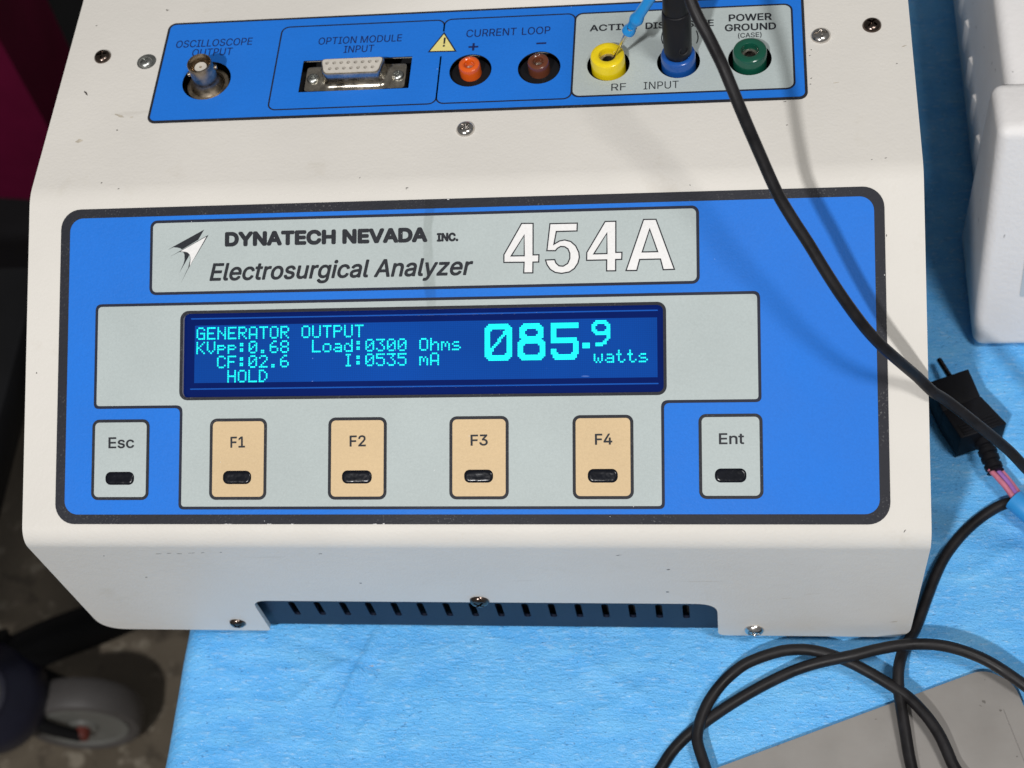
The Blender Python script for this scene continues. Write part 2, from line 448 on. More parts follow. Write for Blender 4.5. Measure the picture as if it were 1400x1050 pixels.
def text_flat(s, bold, shear):
    """filled outlines, non-zero rule, so overlapping strokes stay solid"""
    loops = glyph_loops(s, shear); V, E = [], []
    for lp in loops:
        n0 = len(V); V += [Vector(p) for p in lp]; E += [(n0 + i, n0 + (i + 1) % len(lp)) for i in range(len(lp))]
    v2, e2, f2, *_ = delaunay_2d_cdt(V, E, [], 0, 1e-6)
    boxes = [(min(p[0] for p in l), max(p[0] for p in l), min(p[1] for p in l), max(p[1] for p in l)) for l in loops]
    keep = []
    for f in f2:
        c = (v2[f[0]] + v2[f[1]] + v2[f[2]]) / 3; w = 0
        for lp, bb in zip(loops, boxes):
            if bb[0] <= c.x <= bb[1] and bb[2] <= c.y <= bb[3]:
                for i in range(len(lp)):
                    a, b = lp[i - 1], lp[i]
                    if (a[1] > c.y) != (b[1] > c.y) and c.x < (b[0] - a[0]) * (c.y - a[1]) / (b[1] - a[1]) + a[0]: w += 1 if b[1] > a[1] else -1
        if w: keep.append(tuple(f))
    me = bpy.data.meshes.new('t'); me.from_pydata([(v.x, v.y, 0) for v in v2], [], keep); me.update()
    bm = bmesh.new(); bm.from_mesh(me); bmesh.ops.delete(bm, geom=[v for v in bm.verts if not v.link_faces], context='VERTS'); bm.to_mesh(me); bm.free()
    return me
def lettering(name, s, plane, pl, pr, cap_px, off, m, parent, bold=0.0, shear=0.0):
    """s set between the left and right base line pixels pl, pr of the photograph, capitals cap_px pixels tall"""
    a = Vector(plane.px(*pl)); b = Vector(plane.px(*pr)); top = Vector(plane.px(pl[0] + cap_px[0], pl[1] - cap_px[1]))
    me = text_flat(s, 0.0, shear)
    if 'H' not in _cap:
        h = text_flat('H', 0.0, 0); ys = [v.co.y for v in h.vertices]; _cap['H'] = (min(ys), max(ys)); bpy.data.meshes.remove(h)
    y0, y1 = _cap['H']
    xs = [v.co.x for v in me.vertices]; x0, x1 = min(xs), max(xs)
    d = (b - a).normalized(); nn = Vector((-d.y, d.x)); H_ = (top - a).dot(nn)
    w = bold * H_ / (y1 - y0)                          # stroke growth in mm
    sx = ((b - a).length - 2 * w) / (x1 - x0); sy = (H_ - 2 * w) / (y1 - y0)
    V = [a + d * (w + (v.co.x - x0) * sx) + nn * (w + (v.co.y - y0) * sy) for v in me.vertices]
    Fc = [tuple(p.vertices) for p in me.polygons]; bpy.data.meshes.remove(me)
    shifts = [Vector((0, 0))] + ([d * (w * math.cos(k * math.pi / 5)) + nn * (w * math.sin(k * math.pi / 5)) for k in range(10)] if bold > 0 else [])
    verts, faces = [], []
    for k, sh in enumerate(shifts):
        n0 = len(verts); verts += [plane.P(q.x + sh.x, q.y + sh.y, off + 0.003 * k) for q in V]
        for f in Fc:
            p, q, r = V[f[0]], V[f[1]], V[f[2]]
            fl = (q - p).x * (r - p).y - (q - p).y * (r - p).x > 0
            faces.append(tuple(n0 + i for i in (f if fl else reversed(f))))
    return obj(name, pydata(name, verts, faces), m, parent)

def lathe_mesh(name, prof, n=40, close=False):
    """prof: list of (r, z) mm, from axis or open"""
    verts, faces = [], []
    for r, z in prof:
        for i in range(n):
            a = 2 * math.pi * i / n; verts.append((r * math.cos(a), r * math.sin(a), z))
    for k in range(len(prof) - 1):
        for i in range(n):
            j = (i + 1) % n; faces.append((k * n + i, k * n + j, (k + 1) * n + j, (k + 1) * n + i))
    me = pydata(name, verts, faces)
    bm = bmesh.new(); bm.from_mesh(me); bmesh.ops.remove_doubles(bm, verts=bm.verts, dist=1e-7)
    bmesh.ops.recalc_face_normals(bm, faces=bm.faces); bm.to_mesh(me); bm.free()
    return me
def lathe(name, prof, base, axis, m, parent, n=40, smooth=35):
    me = lathe_mesh(name, prof, n)
    q = Vector((0, 0, 1)).rotation_difference(Vector(axis).normalized())
    me.transform(Matrix.Translation(Vector(base) * MM) @ q.to_matrix().to_4x4())
    return obj(name, me, m, parent, smooth)

def crom(pts, step=1.2):
    pts = [Vector(p) for p in pts]; P = [pts[0] * 2 - pts[1]] + pts + [pts[-1] * 2 - pts[-2]]; out = []
    for i in range(1, len(P) - 2):
        a, b, c, d = P[i - 1:i + 3]; n = max(2, int((c - b).length / step))
        for k in range(n):
            t = k / n; t2, t3 = t * t, t * t * t
            out.append(0.5 * ((2 * b) + (c - a) * t + (2 * a - 5 * b + 4 * c - d) * t2 + (3 * b - a - 3 * c + d) * t3))
    out.append(P[-2]); return out
def tube_mesh(name, pts, rad, sides=16, step=1.2, closed_ends=True):
    C = crom(pts, step); n = len(C); verts, faces = [], []
    t = (C[1] - C[0]).normalized(); up = t.orthogonal().normalized()
    for i, c in enumerate(C):
        t2 = (C[min(n - 1, i + 1)] - C[max(0, i - 1)]).normalized()
        up = (t.rotation_difference(t2).to_matrix() @ up).normalized(); t = t2; sd = t.cross(up)
        r = rad(i / (n - 1)) if callable(rad) else rad
        for k in range(sides):
            a = 2 * math.pi * k / sides; verts.append(c + up * (r * math.cos(a)) + sd * (r * math.sin(a)))
    for i in range(n - 1):
        for k in range(sides):
            j = (k + 1) % sides; faces.append((i * sides + k, i * sides + j, (i + 1) * sides + j, (i + 1) * sides + k))
    if closed_ends:
        faces.append(tuple(range(sides))[::-1]); faces.append(tuple((n - 1) * sides + k for k in range(sides)))
    return pydata(name, verts, faces, recalc=True)
def wobble(pts, amp):
    C = crom(pts, 6)
    return [p + Vector((mnoise.noise(Vector((i * 0.22, 1, k))) for k in (3, 11, 23))) * amp for i, p in enumerate(C)]
def tube(name, pts, rad, m, parent=None, sides=16, step=1.2): return obj(name, tube_mesh(name, pts, rad, sides, step), m, parent, 50)

def profile_solid(name, prof, x0, x1, bevel=0.0, seg=3):
    """closed polygon in (y,z), extruded along x, with rounded edges"""
    n = len(prof); bm = bmesh.new()
    A = [bm.verts.new(Vector((x0, y, z)) * MM) for y, z in prof]; B = [bm.verts.new(Vector((x1, y, z)) * MM) for y, z in prof]
    bm.faces.new(A); bm.faces.new(B[::-1])
    for i in range(n): j = (i + 1) % n; bm.faces.new((A[j], A[i], B[i], B[j]))
    bmesh.ops.recalc_face_normals(bm, faces=bm.faces)
    if bevel: bmesh.ops.bevel(bm, geom=[e for e in bm.edges if e.calc_face_angle(0) > 0.5], offset=bevel * MM, segments=seg, profile=0.5, affect='EDGES')
    return from_bm(bm, name)
def box(name, lo, hi, m, parent, bevel=0.4, seg=2):
    me = profile_solid(name, [(lo[1], lo[2]), (hi[1], lo[2]), (hi[1], hi[2]), (lo[1], hi[2])], lo[0], hi[0], bevel, seg)
    return obj(name, me, m, parent, 40)

# ================================================================== SETTING
FLOOR_Z = -800
me = pydata('floor', [(-3500, -2500, FLOOR_Z), (3500, -2500, FLOOR_Z), (3500, 4000, FLOOR_Z), (-3500, 4000, FLOOR_Z)], [(0, 1, 2, 3)])
o = obj('floor', me, 'floor'); o['kind'] = 'structure'

# table under the drape
tb = empty('work_table', (150, 250, FLOOR_Z), 'work table hidden under the blue nonwoven wrap', 'table')
mat('table_top', (0.35, 0.34, 0.33), 0.4, var=0.05)
box('table_top', (-125, -260, -30), (700, 700, -2.2), 'table_top', tb, 3)
for x in (-105, 660):
    for y in (-240, 680):
        box('leg', (x - 15 if x > 0 else x, y - 15, FLOOR_Z), (x + 15 if x > 0 else x + 30, y + 15, -30), 'zinc', tb, 2)

# blue wrap: gently creased sheet that folds down over the left table edge
def drape_h(x, y):
    v = Vector((x, y, 0))
    h = 0.9 * mnoise.noise(v * 0.012) + 0.5 * mnoise.noise(v * 0.035 + Vector((7, 3, 0)))
    h += 0.20 * mnoise.noise(Vector((x * 0.16, y * 0.08, 4)))
    def crease(x0, y0, x1, y1, a, w):
        d = Vector((x1 - x0, y1 - y0)); L = d.length; d /= L; r = Vector((x - x0, y - y0)); t = r.dot(d)
        if t < -6 or t > L + 6: return 0
        f = max(0, min(1, (t + 6) / 12, (L + 6 - t) / 12)); s = r.x * d.y - r.y * d.x + 1.2 * mnoise.noise(Vector((t * 0.15, x0, 0)))
        return a * f * math.exp(-(s / w) ** 2)
    h += crease(-48, 4, -62, -34, 2.0, 1.5) + crease(-62, -34, -58, -70, 0.9, 2.2) + crease(-80, -2, -44, -14, -0.7, 1.4) + crease(-58, -8, -84, -30, 0.8, 1.3)
    h += crease(-30, -6, -58, -52, 0.5, 2.0) + crease(30, -4, 70, -30, 0.6, 2.4) + crease(-110, -50, -70, -42, 0.6, 2.0)
    h += crease(-120, -18, -62, -12, 0.4, 2.5) + crease(190, 30, 240, 60, 0.8, 3) + crease(60, -20, 10, -55, 0.4, 3)
    return h
def ground(x, y):        # top of the drape, clamped below the instruments' feet
    return min(0.25, drape_h(x, y) - 1.0)
xs = [-131 - 9]
X = []
x = -131.0
while x < 300: X.append(x); x += 1.6
X += [320, 360, 420, 500, 600, 704]
Y = []
y = -95.0
while y < 70: Y.append(y); y += 1.6
while y < 160: Y.append(y); y += 3
Y = [-262, -220, -170, -130, -110] + Y + [170, 190, 220, 260, 310, 380, 460, 560, 704]
verts, faces = [], []
R = 9.0
side = [(-R, -260), (-R - 1, -200), (-R, -150), (-R + 0.5, -100), (-R, -60), (-R, -30), (-R, -R)] + \
       [(-R * math.cos(a), -R + R * math.sin(a)) for a in (0.35, 0.7, 1.05, 1.35)]
for y in Y:
    xe = -122.5 + 0.6 * mnoise.noise(Vector((0, y * 0.05, 0)))
    for dx, dz in side:
        wv = 2.5 * mnoise.noise(Vector((dz * 0.015, y * 0.02, 9))) * min(1, -dz / 60)
        verts.append((xe + dx + wv, y, dz + (ground(xe, y) if dz > -12 else 0)))
    for x in X[5:]:
        verts.append((x, y, ground(x, y)))
nx = len(side) + len(X) - 5
for j in range(len(Y) - 1):
    for i in range(nx - 1):
        a = j * nx + i; faces.append((a, a + 1, a + nx + 1, a + nx))
dr = obj('surgical_drape', pydata('surgical_drape', verts, faces), 'drape', None, 60)
tag(dr, 'blue nonwoven sterilisation wrap spread over the table top', 'drape')

# ================================================================== ANALYZER
AN = empty('electrosurgical_analyzer', (0, 100, 0), 'cream electrosurgical analyzer with blue front panel and lit blue readout', 'analyzer')
TH = 2.0
R1, TH1 = 9.0, math.radians(63.62)      # lower bend
R2, TH2 = 18.0, math.radians(26.38)     # upper bend
t1, t2 = R1 * math.tan(TH1 / 2), R2 * math.tan(TH2 / 2)
YBACK = 335.0
# display opening and panel outlines, from the photograph
SC = (-102.84, 52.32, 73.41, 83.41)
SCR = rrect(SC[0], SC[1], SC[2], SC[3], 2.2)
BNC = T.px(282.9, 111.3)
DS = [T.px(*p) for p in ((408.8, 127), (558.7, 122), (564, 78.6), (415, 84))]
DSU0, DSU1 = (DS[0][0] + DS[3][0]) / 2, (DS[1][0] + DS[2][0]) / 2
DSV0, DSV1 = (DS[0][1] + DS[1][1]) / 2, (DS[2][1] + DS[3][1]) / 2
JV = 169.0 - YF
JACKS = [(0.4, 8.1), (26.6, 8.1), (52.7, 8.0), (78.8, 8.0), (105.0, 8.0)]
HOLES = [circ(BNC[0], BNC[1], 9.7), rrect(DSU0, DSV0, DSU1, DSV1, 0.3)] + [circ(u, JV, r) for u, r in JACKS]
def join(meshes, name):
    bm = bmesh.new()
    for m_ in meshes:
        bm.from_mesh(m_); bpy.data.meshes.remove(m_)
    bmesh.ops.remove_doubles(bm, verts=bm.verts, dist=2e-6)
    return from_bm(bm, name)
def grow(lp, d): return inset(lp, -d)
e = 0.6   # rounded rim of the sheet at left and right is a small chamfer
pieces = []
pieces.append(plate_mesh('s', [[(-XS, t2), (XS, t2), (XS, YBACK - YF - 6), (-XS, YBACK - YF - 6)]] + [grow(h, 1.6) for h in HOLES], T, -TH, 0))
pieces.append(plate_mesh('s', [[(-XS, t1), (XS, t1), (XS, VF - t2), (-XS, VF - t2)], grow(SCR, 0.15)], M, -TH, 0))
zt = 86.218 - t1
front = fillet([(-XS, zt), (-XS, 0), (-91.6, 0), (-91.2, 31.2), (90.5, 31.4), (90.5, 0), (XS, 0), (XS, zt)], [0, 11, 2.2, 6.5, 8.5, 3.5, 9, 0], 8)
pieces.append(plate_mesh('s', [front], F, -TH, 0))
def bend(p0, d0, n0, ang, R_, nseg):
    """strip bending about x: starts at p0 going along d0 with outward normal n0, turning away from n0"""
    c = Vector(p0) - Vector(n0) * R_; vv, ff = [], []
    for i in range(nseg + 1):
        a = ang * i / nseg; nrm = Vector(n0) * math.cos(a) + Vector(d0) * math.sin(a)
        for x in (-XS, XS):
            q = c + nrm * R_; vv.append((x, q.y, q.z))
        for x in (-XS, XS):
            q = c + nrm * (R_ - TH); vv.append((x, q.y, q.z))
    for i in range(nseg):
        k = 4 * i
        ff += [(k, k + 1, k + 5, k + 4), (k + 2, k + 6, k + 7, k + 3), (k, k + 4, k + 6, k + 2), (k + 1, k + 3, k + 7, k + 5)]
    return pydata('s', vv, ff)
pieces.append(bend(F.P(0, zt), F.v, F.n, TH1, R1, 20))
pieces.append(bend(M.P(0, VF - t2), M.v, M.n, TH2, R2, 16))
pieces.append(bend((0, YBACK - 6, ZT), (0, 1, 0), (0, 0, 1), math.pi / 2, 6, 8))
pieces.append(pydata('s', [(sx, y, z) for z in (8, ZT - 6) for (sx, y) in ((-XS, YBACK), (XS, YBACK), (XS, YBACK - TH), (-XS, YBACK - TH))],
              [(0, 1, 5, 4), (1, 2, 6, 5), (2, 3, 7, 6), (3, 0, 4, 7), (0, 3, 2, 1)]))
me = join(pieces, 'shell')
bm = bmesh.new(); bm.from_mesh(me); bmesh.ops.recalc_face_normals(bm, faces=bm.faces); bm.to_mesh(me); bm.free()
shell = obj('shell', me, 'shell', AN, 30)

# inner chassis: navy side walls and floor, vent plate behind the notch
chassis_prof = [(9, 1.0), (YBACK - 6, 1.0), (YBACK - 6, ZT - 9), (YF + 3, ZT - 9), (12, 86), (12, 60), (9, 60)]
obj('chassis', profile_solid('chassis', chassis_prof, -158.5, 158.5), 'dark_inside', AN)
slots = []
for i in range(16):
    u = -79.4 + i * (157.6 / 15)
    slots.append(rrect(u - 1.35, 5.0, u + 1.35, 18.4, 1.3, 5))
plate('vent_plate', [[(-158, -4.9), (158, -4.9), (158, 60), (-158, 60)]] + slots, F, -6.2, -5.0, 'chassis_navy', AN)
for x in (-105, 120):
    for y in (40, 290):
        lathe('rubber_foot', [(0, 1.2), (8, 1.2), (8, -0.3), (7, -0.9), (0, -0.9)], (x, y, 0), (0, 0, 1), 'black_plastic', AN, 24)

# ---- front panel overlay
def flat(name, loops, plane, off, m, parent): return obj(name, plate_mesh(name, loops, plane, off, off), m, parent)
def scr_hole(d): return rrect(SC[0] - d, SC[1] - d, SC[2] + d, SC[3] + d, 2.2 + d)
FP = plate('front_panel', [rrect(-150.84, 6.18, 150.15, 123.36, 7.5, 8), scr_hole(0)], M, 0.0, 0.45, 'black_print', AN)
FP['label'] = 'blue front panel overlay with black rim'
plate('blue_field', [rrect(-147.2, 9.7, 146.6, 119.9, 5.0, 8), scr_hole(0.0)], M, 0.46, 0.52, 'blue_print', FP)
NB = (-115.9, 90.47, 86.24, 118.35)
LW = 1.05
plate('name_plate_border', [rrect(*NB, 2.6), rrect(NB[0] + LW, NB[1] + LW, NB[2] - LW, NB[3] - LW, 1.7)], M, 0.53, 0.58, 'line_print', FP)
plate('name_plate', [rrect(NB[0] + LW, NB[1] + LW, NB[2] - LW, NB[3] - LW, 1.7)], M, 0.53, 0.57, 'grey_print', FP)
GL, GR, GT, GM, GB, HL, HR = -136.62, 107.12, 87.5, 48.54, 11.5, -103.45, 73.34
G = [(GL, GM), (HL, GM), (HL, GB), (HR, GB), (HR, GM), (GR, GM), (GR, GT), (GL, GT)]
Gi = inset(G, LW)
keys = [('Esc', -136.94, -114.89, 'grey_print'), ('F1', -91.85, -70.36, 'beige_print'), ('F2', -47.45, -25.9, 'beige_print'),
        ('F3', -3.05, 18.32, 'beige_print'), ('F4', 41.09, 62.55, 'beige_print'), ('Ent', 85.26, 107.36, 'grey_print')]
KB, KT = 14.98, 44.56
kholes = [rrect(a + 0.1, KB + 0.1, b - 0.1, KT - 0.1, 2.2) for n, a, b, m_ in keys]
Gf = fillet(G, [2, 2, 2, 2, 2, 2, 2.5, 2.5]); Gif = fillet(Gi, [1.2, 2.5, 1.2, 1.2, 2.5, 1.2, 1.6, 1.6])
plate('readout_border', [Gf, Gif], M, 0.53, 0.58, 'line_print', FP)
plate('readout_field', [Gif, scr_hole(0.9)], M, 0.53, 0.57, 'grey_print', FP)
plate('window_border', [scr_hole(0.95), scr_hole(-0.15)], M, 0.40, 0.60, 'black_print', FP)

# torn flecks along the panel's lower rim and by the upper fold
for (u0, v0, L0, h0) in [(-86, 6.15, 3.0, 0.18), (-70, 6.2, 1.6, 0.22), (-61, 6.1, 0.8, 0.35), (-31, 6.15, 1.6, 0.25), (-27.2, 6.2, 0.6, 0.4), (-4, 123.0, 0.7, 0.3), (149.6, 92, 0.3, 0.6)]:
    n = 9; pl_ = [(u0 + L0 * i / n, v0 - 0.05 * random.random()) for i in range(n + 1)] + [(u0 + L0 * i / n, v0 + h0 * random.uniform(0.25, 1)) for i in range(n, -1, -1)]
    flat('worn_fleck', [pl_], M, 0.47, 'white_print', FP)
# logo and lettering on the name plate (traced shapes)
def zpx(pts, x0, y0, s): return [M.px(x0 + x / s, y0 + y / s) for x, y in pts]
wing = [(640, 108), (545, 272), (288, 425), (255, 405), (215, 395), (150, 390), (60, 432), (140, 383), (300, 295)]
body_d = [(712, 190), (385, 735), (272, 955), (380, 725), (404, 640), (418, 590), (416, 540), (405, 515), (330, 650), (242, 800), (310, 660),
          (328, 590), (326, 510), (310, 470), (270, 464), (235, 468), (105, 535), (230, 462), (300, 425)]
white_d = [(676, 222), (412, 688), (424, 590), (420, 540), (408, 505), (380, 475), (345, 462), (290, 458), (262, 458), (310, 428)]
flat('logo_wing', [zpx(wing, 225, 305, 11.663)], M, 0.60, 'ink_print', FP)
flat('logo_arrow', [zpx(body_d, 225, 305, 11.663)], M, 0.62, 'ink_print', FP)
flat('logo_arrow_fill', [zpx(white_d, 225, 305, 11.663)], M, 0.65, 'white_print', FP)
gap = [(402, 545), (412, 590), (396, 640), (385, 720), (345, 770), (330, 740), (345, 660)]
flat('logo_gap', [zpx([(404, 538), (414, 575), (404, 640), (386, 712), (366, 760), (330, 790), (280, 870), (262, 840), (330, 668)], 225, 305, 11.663)], M, 0.64, 'grey_print', FP)
lettering('lettering', 'DYNATECH NEVADA', M, (308, 337.8), (585, 331.4), (0, 20.2), 0.61, 'ink_print', FP, bold=0.045)
lettering('lettering', 'INC.', M, (597.5, 331.0), (627, 330.2), (0, 12.0), 0.61, 'ink_print', FP, bold=0.042)
lettering('lettering', 'Electrosurgical Analyzer', M, (287, 384.6), (647.5, 376.3), (0.0, 24.2), 0.61, 'ink_print', FP, bold=0.018, shear=0.22)
four1 = [(165, 75), (250, 75), (250, 290), (290, 289), (288, 347), (249, 348), (248, 421), (177, 422), (180, 349), (42, 350), (42, 292)]
tri1 = [(182, 170), (181, 296), (104, 297)]
five = [(357, 77), (552, 73), (550, 135), (408, 139), (394, 213), (425, 195), (462, 188), (505, 199), (540, 230), (562, 275), (566, 312), (556, 352), (531, 390),
        (495, 415), (440, 425), (395, 418), (360, 397), (336, 362), (325, 325), (396, 322), (406, 348), (425, 365), (450, 367), (478, 350), (492, 318), (492, 285),
        (480, 256), (460, 243), (435, 241), (415, 252), (400, 270), (335, 270)]
four2 = [(735, 62), (815, 60), (815, 273), (857, 272), (855, 329), (814, 330), (814, 407), (743, 408), (744, 333), (607, 336), (608, 277)]
tri2 = [(747, 155), (746, 281), (668, 283)]
aa = [(997, 48), (1088, 47), (1217, 397), (1131, 400), (1112, 327), (977, 330), (957, 405), (874, 406)]
tri3 = [(1042, 130), (1090, 268), (997, 270)]
for nm, lp in (('4', [four1, tri1]), ('5', [five]), ('4', [four2, tri2]), ('A', [aa, tri3])):
    L_ = [zpx(p, 680, 290, 5.0) for p in lp]
    flat('model_numeral_outline', L_, M, 0.61, 'ink_print', FP)
    w = 0.46
    flat('model_numeral', [inset(L_[0], w)] + [inset(q, -w) for q in L_[1:]], M, 0.65, 'white_print', FP)

# ---- keys
ktxt = {'Esc': (149.2, 613.2, 184.4, 612.6), 'F1': (315.8, 612.4, 335.8, 612.0), 'F2': (478.6, 610.8, 500.8, 610.4), 'F3': (643.8, 609.6, 667.4, 609.2),
        'F4': (813.7, 608.4, 837.5, 608.0), 'Ent': (983, 607.6, 1017.6, 607.2)}
kov = {'Esc': (144.9, 645.0, 184.4, 663.0), 'F1': (305.4, 643.5, 344.3, 662.0), 'F2': (468.0, 643.0, 508.9, 661.2), 'F3': (635.0, 642.0, 674.5, 660.0),
       'F4': (803.8, 641.0, 844.8, 660.0), 'Ent': (977.4, 640.4, 1020.4, 659.8)}
klabel = {'Esc': 'grey key at the end of the row marked Esc', 'F1': 'beige key marked F1', 'F2': 'beige key marked F2', 'F3': 'beige key marked F3',
          'F4': 'beige key marked F4', 'Ent': 'grey key marked Ent'}
for n, a, b, m_ in keys:
    ko = rrect(a, KB, b, KT, 2.6); ki = rrect(a + 1.1, KB + 1.1, b - 1.1, KT - 1.1, 1.6)
    ov = kov[n]; p0 = M.px(ov[0], ov[3]); p1 = M.px(ov[2], ov[1])
    op = rrect(p0[0], p0[1], p1[0], p1[1], min(p1[1] - p0[1], p1[0] - p0[0]) / 2 - 0.35, 8)
    K = plate('key', [ki, op], M, 0.585, 0.66, m_, AN); K['label'] = klabel[n]
    plate('key_border', [ko, ki], M, 0.585, 0.68, 'black_print', K)
    # raised soft button seen through the oval cut-out
    opi = inset(op, 0.35)
    bmv = []; rings = [(op, 0.59), (op, 0.64), (inset(op, 0.2), 0.86), (inset(op, 0.5), 1.0), (inset(op, 1.0), 1.06), (inset(op, 1.6), 1.03)]
    vv, ff = [], []; k_ = len(op)
    for lp, h in rings: vv += [M.P(u, v, h) for u, v in lp]
    for r_ in range(len(rings) - 1):
        for i in range(k_): j = (i + 1) % k_; ff.append((r_ * k_ + i, r_ * k_ + j, (r_ + 1) * k_ + j, (r_ + 1) * k_ + i))
    ff.append(tuple((len(rings) - 1) * k_ + i for i in range(k_)))
    obj('button', pydata('button', vv, ff), 'black_gloss', K, 30)
    tx = ktxt[n]
    lettering('lettering', n, M, (tx[0], tx[1]), (tx[2], tx[3]), (0, 15.2), 0.70, 'ink_print', K, bold=0.016)

# ---- display
DZ = -1.6
DP = plate('display', [rrect(SC[0] - 3, SC[1] - 3, SC[2] + 3, SC[3] + 3, 1)], M, DZ - 3, DZ, 'lcd_frame', AN)
DP['label'] = 'lit blue dot matrix display with cyan readings'
U0, V0 = -98.9, 79.1
flat('active_area', [[(U0, V0 - 32 * PITCH), (U0 + 256 * PITCH, V0 - 32 * PITCH), (U0 + 256 * PITCH, V0), (U0, V0)]], M, DZ + 0.05, 'lcd', DP)
for va in (81.6, 55.6):
    plate('frame_ridge', [rrect(SC[0] + 2.5, va - 0.22, SC[2] - 2.0, va + 0.22, 0.2)], M, DZ, DZ + 0.35, 'lcd_ridge', DP)
FONT = {'G': '01110 10001 10000 10111 10001 10001 01111', 'E': '11111 10000 10000 11110 10000 10000 11111', 'N': '10001 10001 11001 10101 10011 10001 10001',
        'R': '11110 10001 10001 11110 10100 10010 10001', 'A': '01110 10001 10001 10001 11111 10001 10001', 'T': '11111 00100 00100 00100 00100 00100 00100',
        'O': '01110 10001 10001 10001 10001 10001 01110', 'U': '10001 10001 10001 10001 10001 10001 01110', 'P': '11110 10001 10001 11110 10000 10000 10000',
        'K': '10001 10010 10100 11000 10100 10010 10001', 'V': '10001 10001 10001 10001 10001 01010 00100', 'p': '00000 00000 11110 10001 11110 10000 10000',
        ':': '00000 01100 01100 00000 01100 01100 00000', '0': '01110 10001 10011 10101 11001 10001 01110', '.': '00000 00000 00000 00000 00000 01100 01100',
        '6': '00110 01000 10000 11110 10001 10001 01110', '8': '01110 10001 10001 01110 10001 10001 01110', 'L': '10000 10000 10000 10000 10000 10000 11111',
        'o': '00000 00000 01110 10001 10001 10001 01110', 'a': '00000 00000 01110 00001 01111 10001 01111', 'd': '00001 00001 01101 10011 10001 10001 01111',
        '3': '11111 00010 00100 00010 00001 10001 01110', 'h': '10000 10000 10110 11001 10001 10001 10001', 'm': '00000 00000 11010 10101 10101 10001 10001',
        's': '00000 00000 01110 10000 01110 00001 11110', 'C': '01110 10001 10000 10000 10000 10001 01110', 'F': '11111 10000 10000 11110 10000 10000 10000',
        '2': '01110 10001 00001 00010 00100 01000 11111', 'I': '01110 00100 00100 00100 00100 00100 01110', '5': '11111 10000 11110 00001 00001 10001 01110',
        'H': '10001 10001 10001 11111 10001 10001 10001', 'D': '11100 10010 10001 10001 10001 10010 11100', 'w': '00000 00000 10001 10001 10101 10101 01010',
        't': '01000 01000 11100 01000 01000 01001 00110', ' ': '00000 00000 00000 00000 00000 00000 00000'}
def dots(name, cells, m, fill=0.84):
    vv, ff = [], []; g = PITCH * (1 - fill) / 2
    for c, r in sorted(cells):
        u0, v1 = U0 + c * PITCH + g, V0 - r * PITCH - g; u1, v0 = u0 + PITCH * fill, v1 - PITCH * fill
        k = len(vv); vv += [M.P(a, b, DZ + 0.11) for a, b in ((u0, v0), (u1, v0), (u1, v1), (u0, v1))]; ff.append((k, k + 1, k + 2, k + 3))
    return obj(name, pydata(name, vv, ff), m, DP)
def text_cells(s, c0, r0):
    out = set()
    for i, ch in enumerate(s):
        for r, row in enumerate(FONT[ch].split()):
            for c, b in enumerate(row):
                if b == '1': out.add((c0 + 6 * i + c, r0 + r))
    return out
for s, c0, r0 in (('GENERATOR OUTPUT', 1, 1), ('KVpp:0.68', 1, 9), ('Load:0300 Ohms', 67, 9), ('CF:02.6', 13, 17), ('I:0535 mA', 85, 17), ('HOLD', 19, 25), ('watts', 222, 17)):
    dots('readout_text', text_cells(s, c0, r0), 'lcd_dot')
def rect(c, r, w, h): return {(c + i, r + j) for i in range(w) for j in range(h)}
def ringc(c, r, w, h, t): return (rect(c, r, w, h) - rect(c + t, r + t, w - 2 * t, h - 2 * t))
def chop(cells, c, r, w, h, inner=None, t=3):
    for (cx, cy, sx, sy) in ((c, r, 1, 1), (c + w - 1, r, -1, 1), (c, r + h - 1, 1, -1), (c + w - 1, r + h - 1, -1, -1)):
        for d in ((0, 0), (1, 0), (0, 1)): cells.discard((cx + sx * d[0], cy + sy * d[1]))
        cells.add((cx + sx * t, cy + sy * t))
    return cells
R0 = 2
zero = chop(ringc(0, 0, 15, 20, 3), 0, 0, 15, 20)
for i in range(20):
    c = round(12.2 - (i - 3) * 0.78)
    if 3 <= i <= 16: zero |= {(c, i), (c - 1, i)}
eight = chop(ringc(1, 0, 13, 10, 3), 1, 0, 13, 10) | chop(ringc(0, 8, 15, 12, 3), 0, 8, 15, 12) | rect(3, 8, 9, 3)
f5 = rect(0, 0, 15, 3) | rect(0, 0, 3, 10) | rect(0, 8, 13, 3) | rect(12, 9, 3, 9) | rect(2, 17, 11, 3) | rect(0, 14, 3, 4) | {(11, 16), (13, 8), (13, 18), (3, 16), (1, 18), (14, 10)}
f5 -= {(14, 9), (0, 17), (14, 17), (14, 8)}
nine = chop(ringc(0, 0, 10, 8, 2), 0, 0, 10, 8, t=2) | rect(8, 2, 2, 8) | {(8, 10), (7, 10), (8, 9), (7, 11), (6, 11), (6, 12), (5, 12), (7, 12)} | rect(2, 12, 4, 2)
nine -= {(9, 0)}
for cells, c0, r0 in ((zero, 163, R0), (eight, 181, R0), (f5, 199, R0), (nine, 221, R0 - 1), (rect(0, 0, 4, 3), 216, 13)):
    dots('readout_digit', {(c + c0, r + r0) for c, r in cells}, 'lcd_dot_big', 0.95)

# ---- connector panel
def tq(pts): return [T.px(x, y) for x, y in pts]
CO = tq([(202, 169.7), (1104.6, 136.0), (1098.0, -30), (236.5, 2.0)])
CU0, CU1, CV0, CV1 = -124.15, 125.47, 162.43 - VF, 213.93 - VF
CPo = rrect(CU0, CV0, CU1, CV1, 3.2)
CP = plate('connector_panel', [CPo] + HOLES, T, 0.0, 0.45, 'black_print', AN)
CP['label'] = 'blue connector panel overlay with thin black rim'
plate('blue_field', [inset(CPo, 1.0)] + HOLES, T, 0.46, 0.50, 'blue_print', CP)
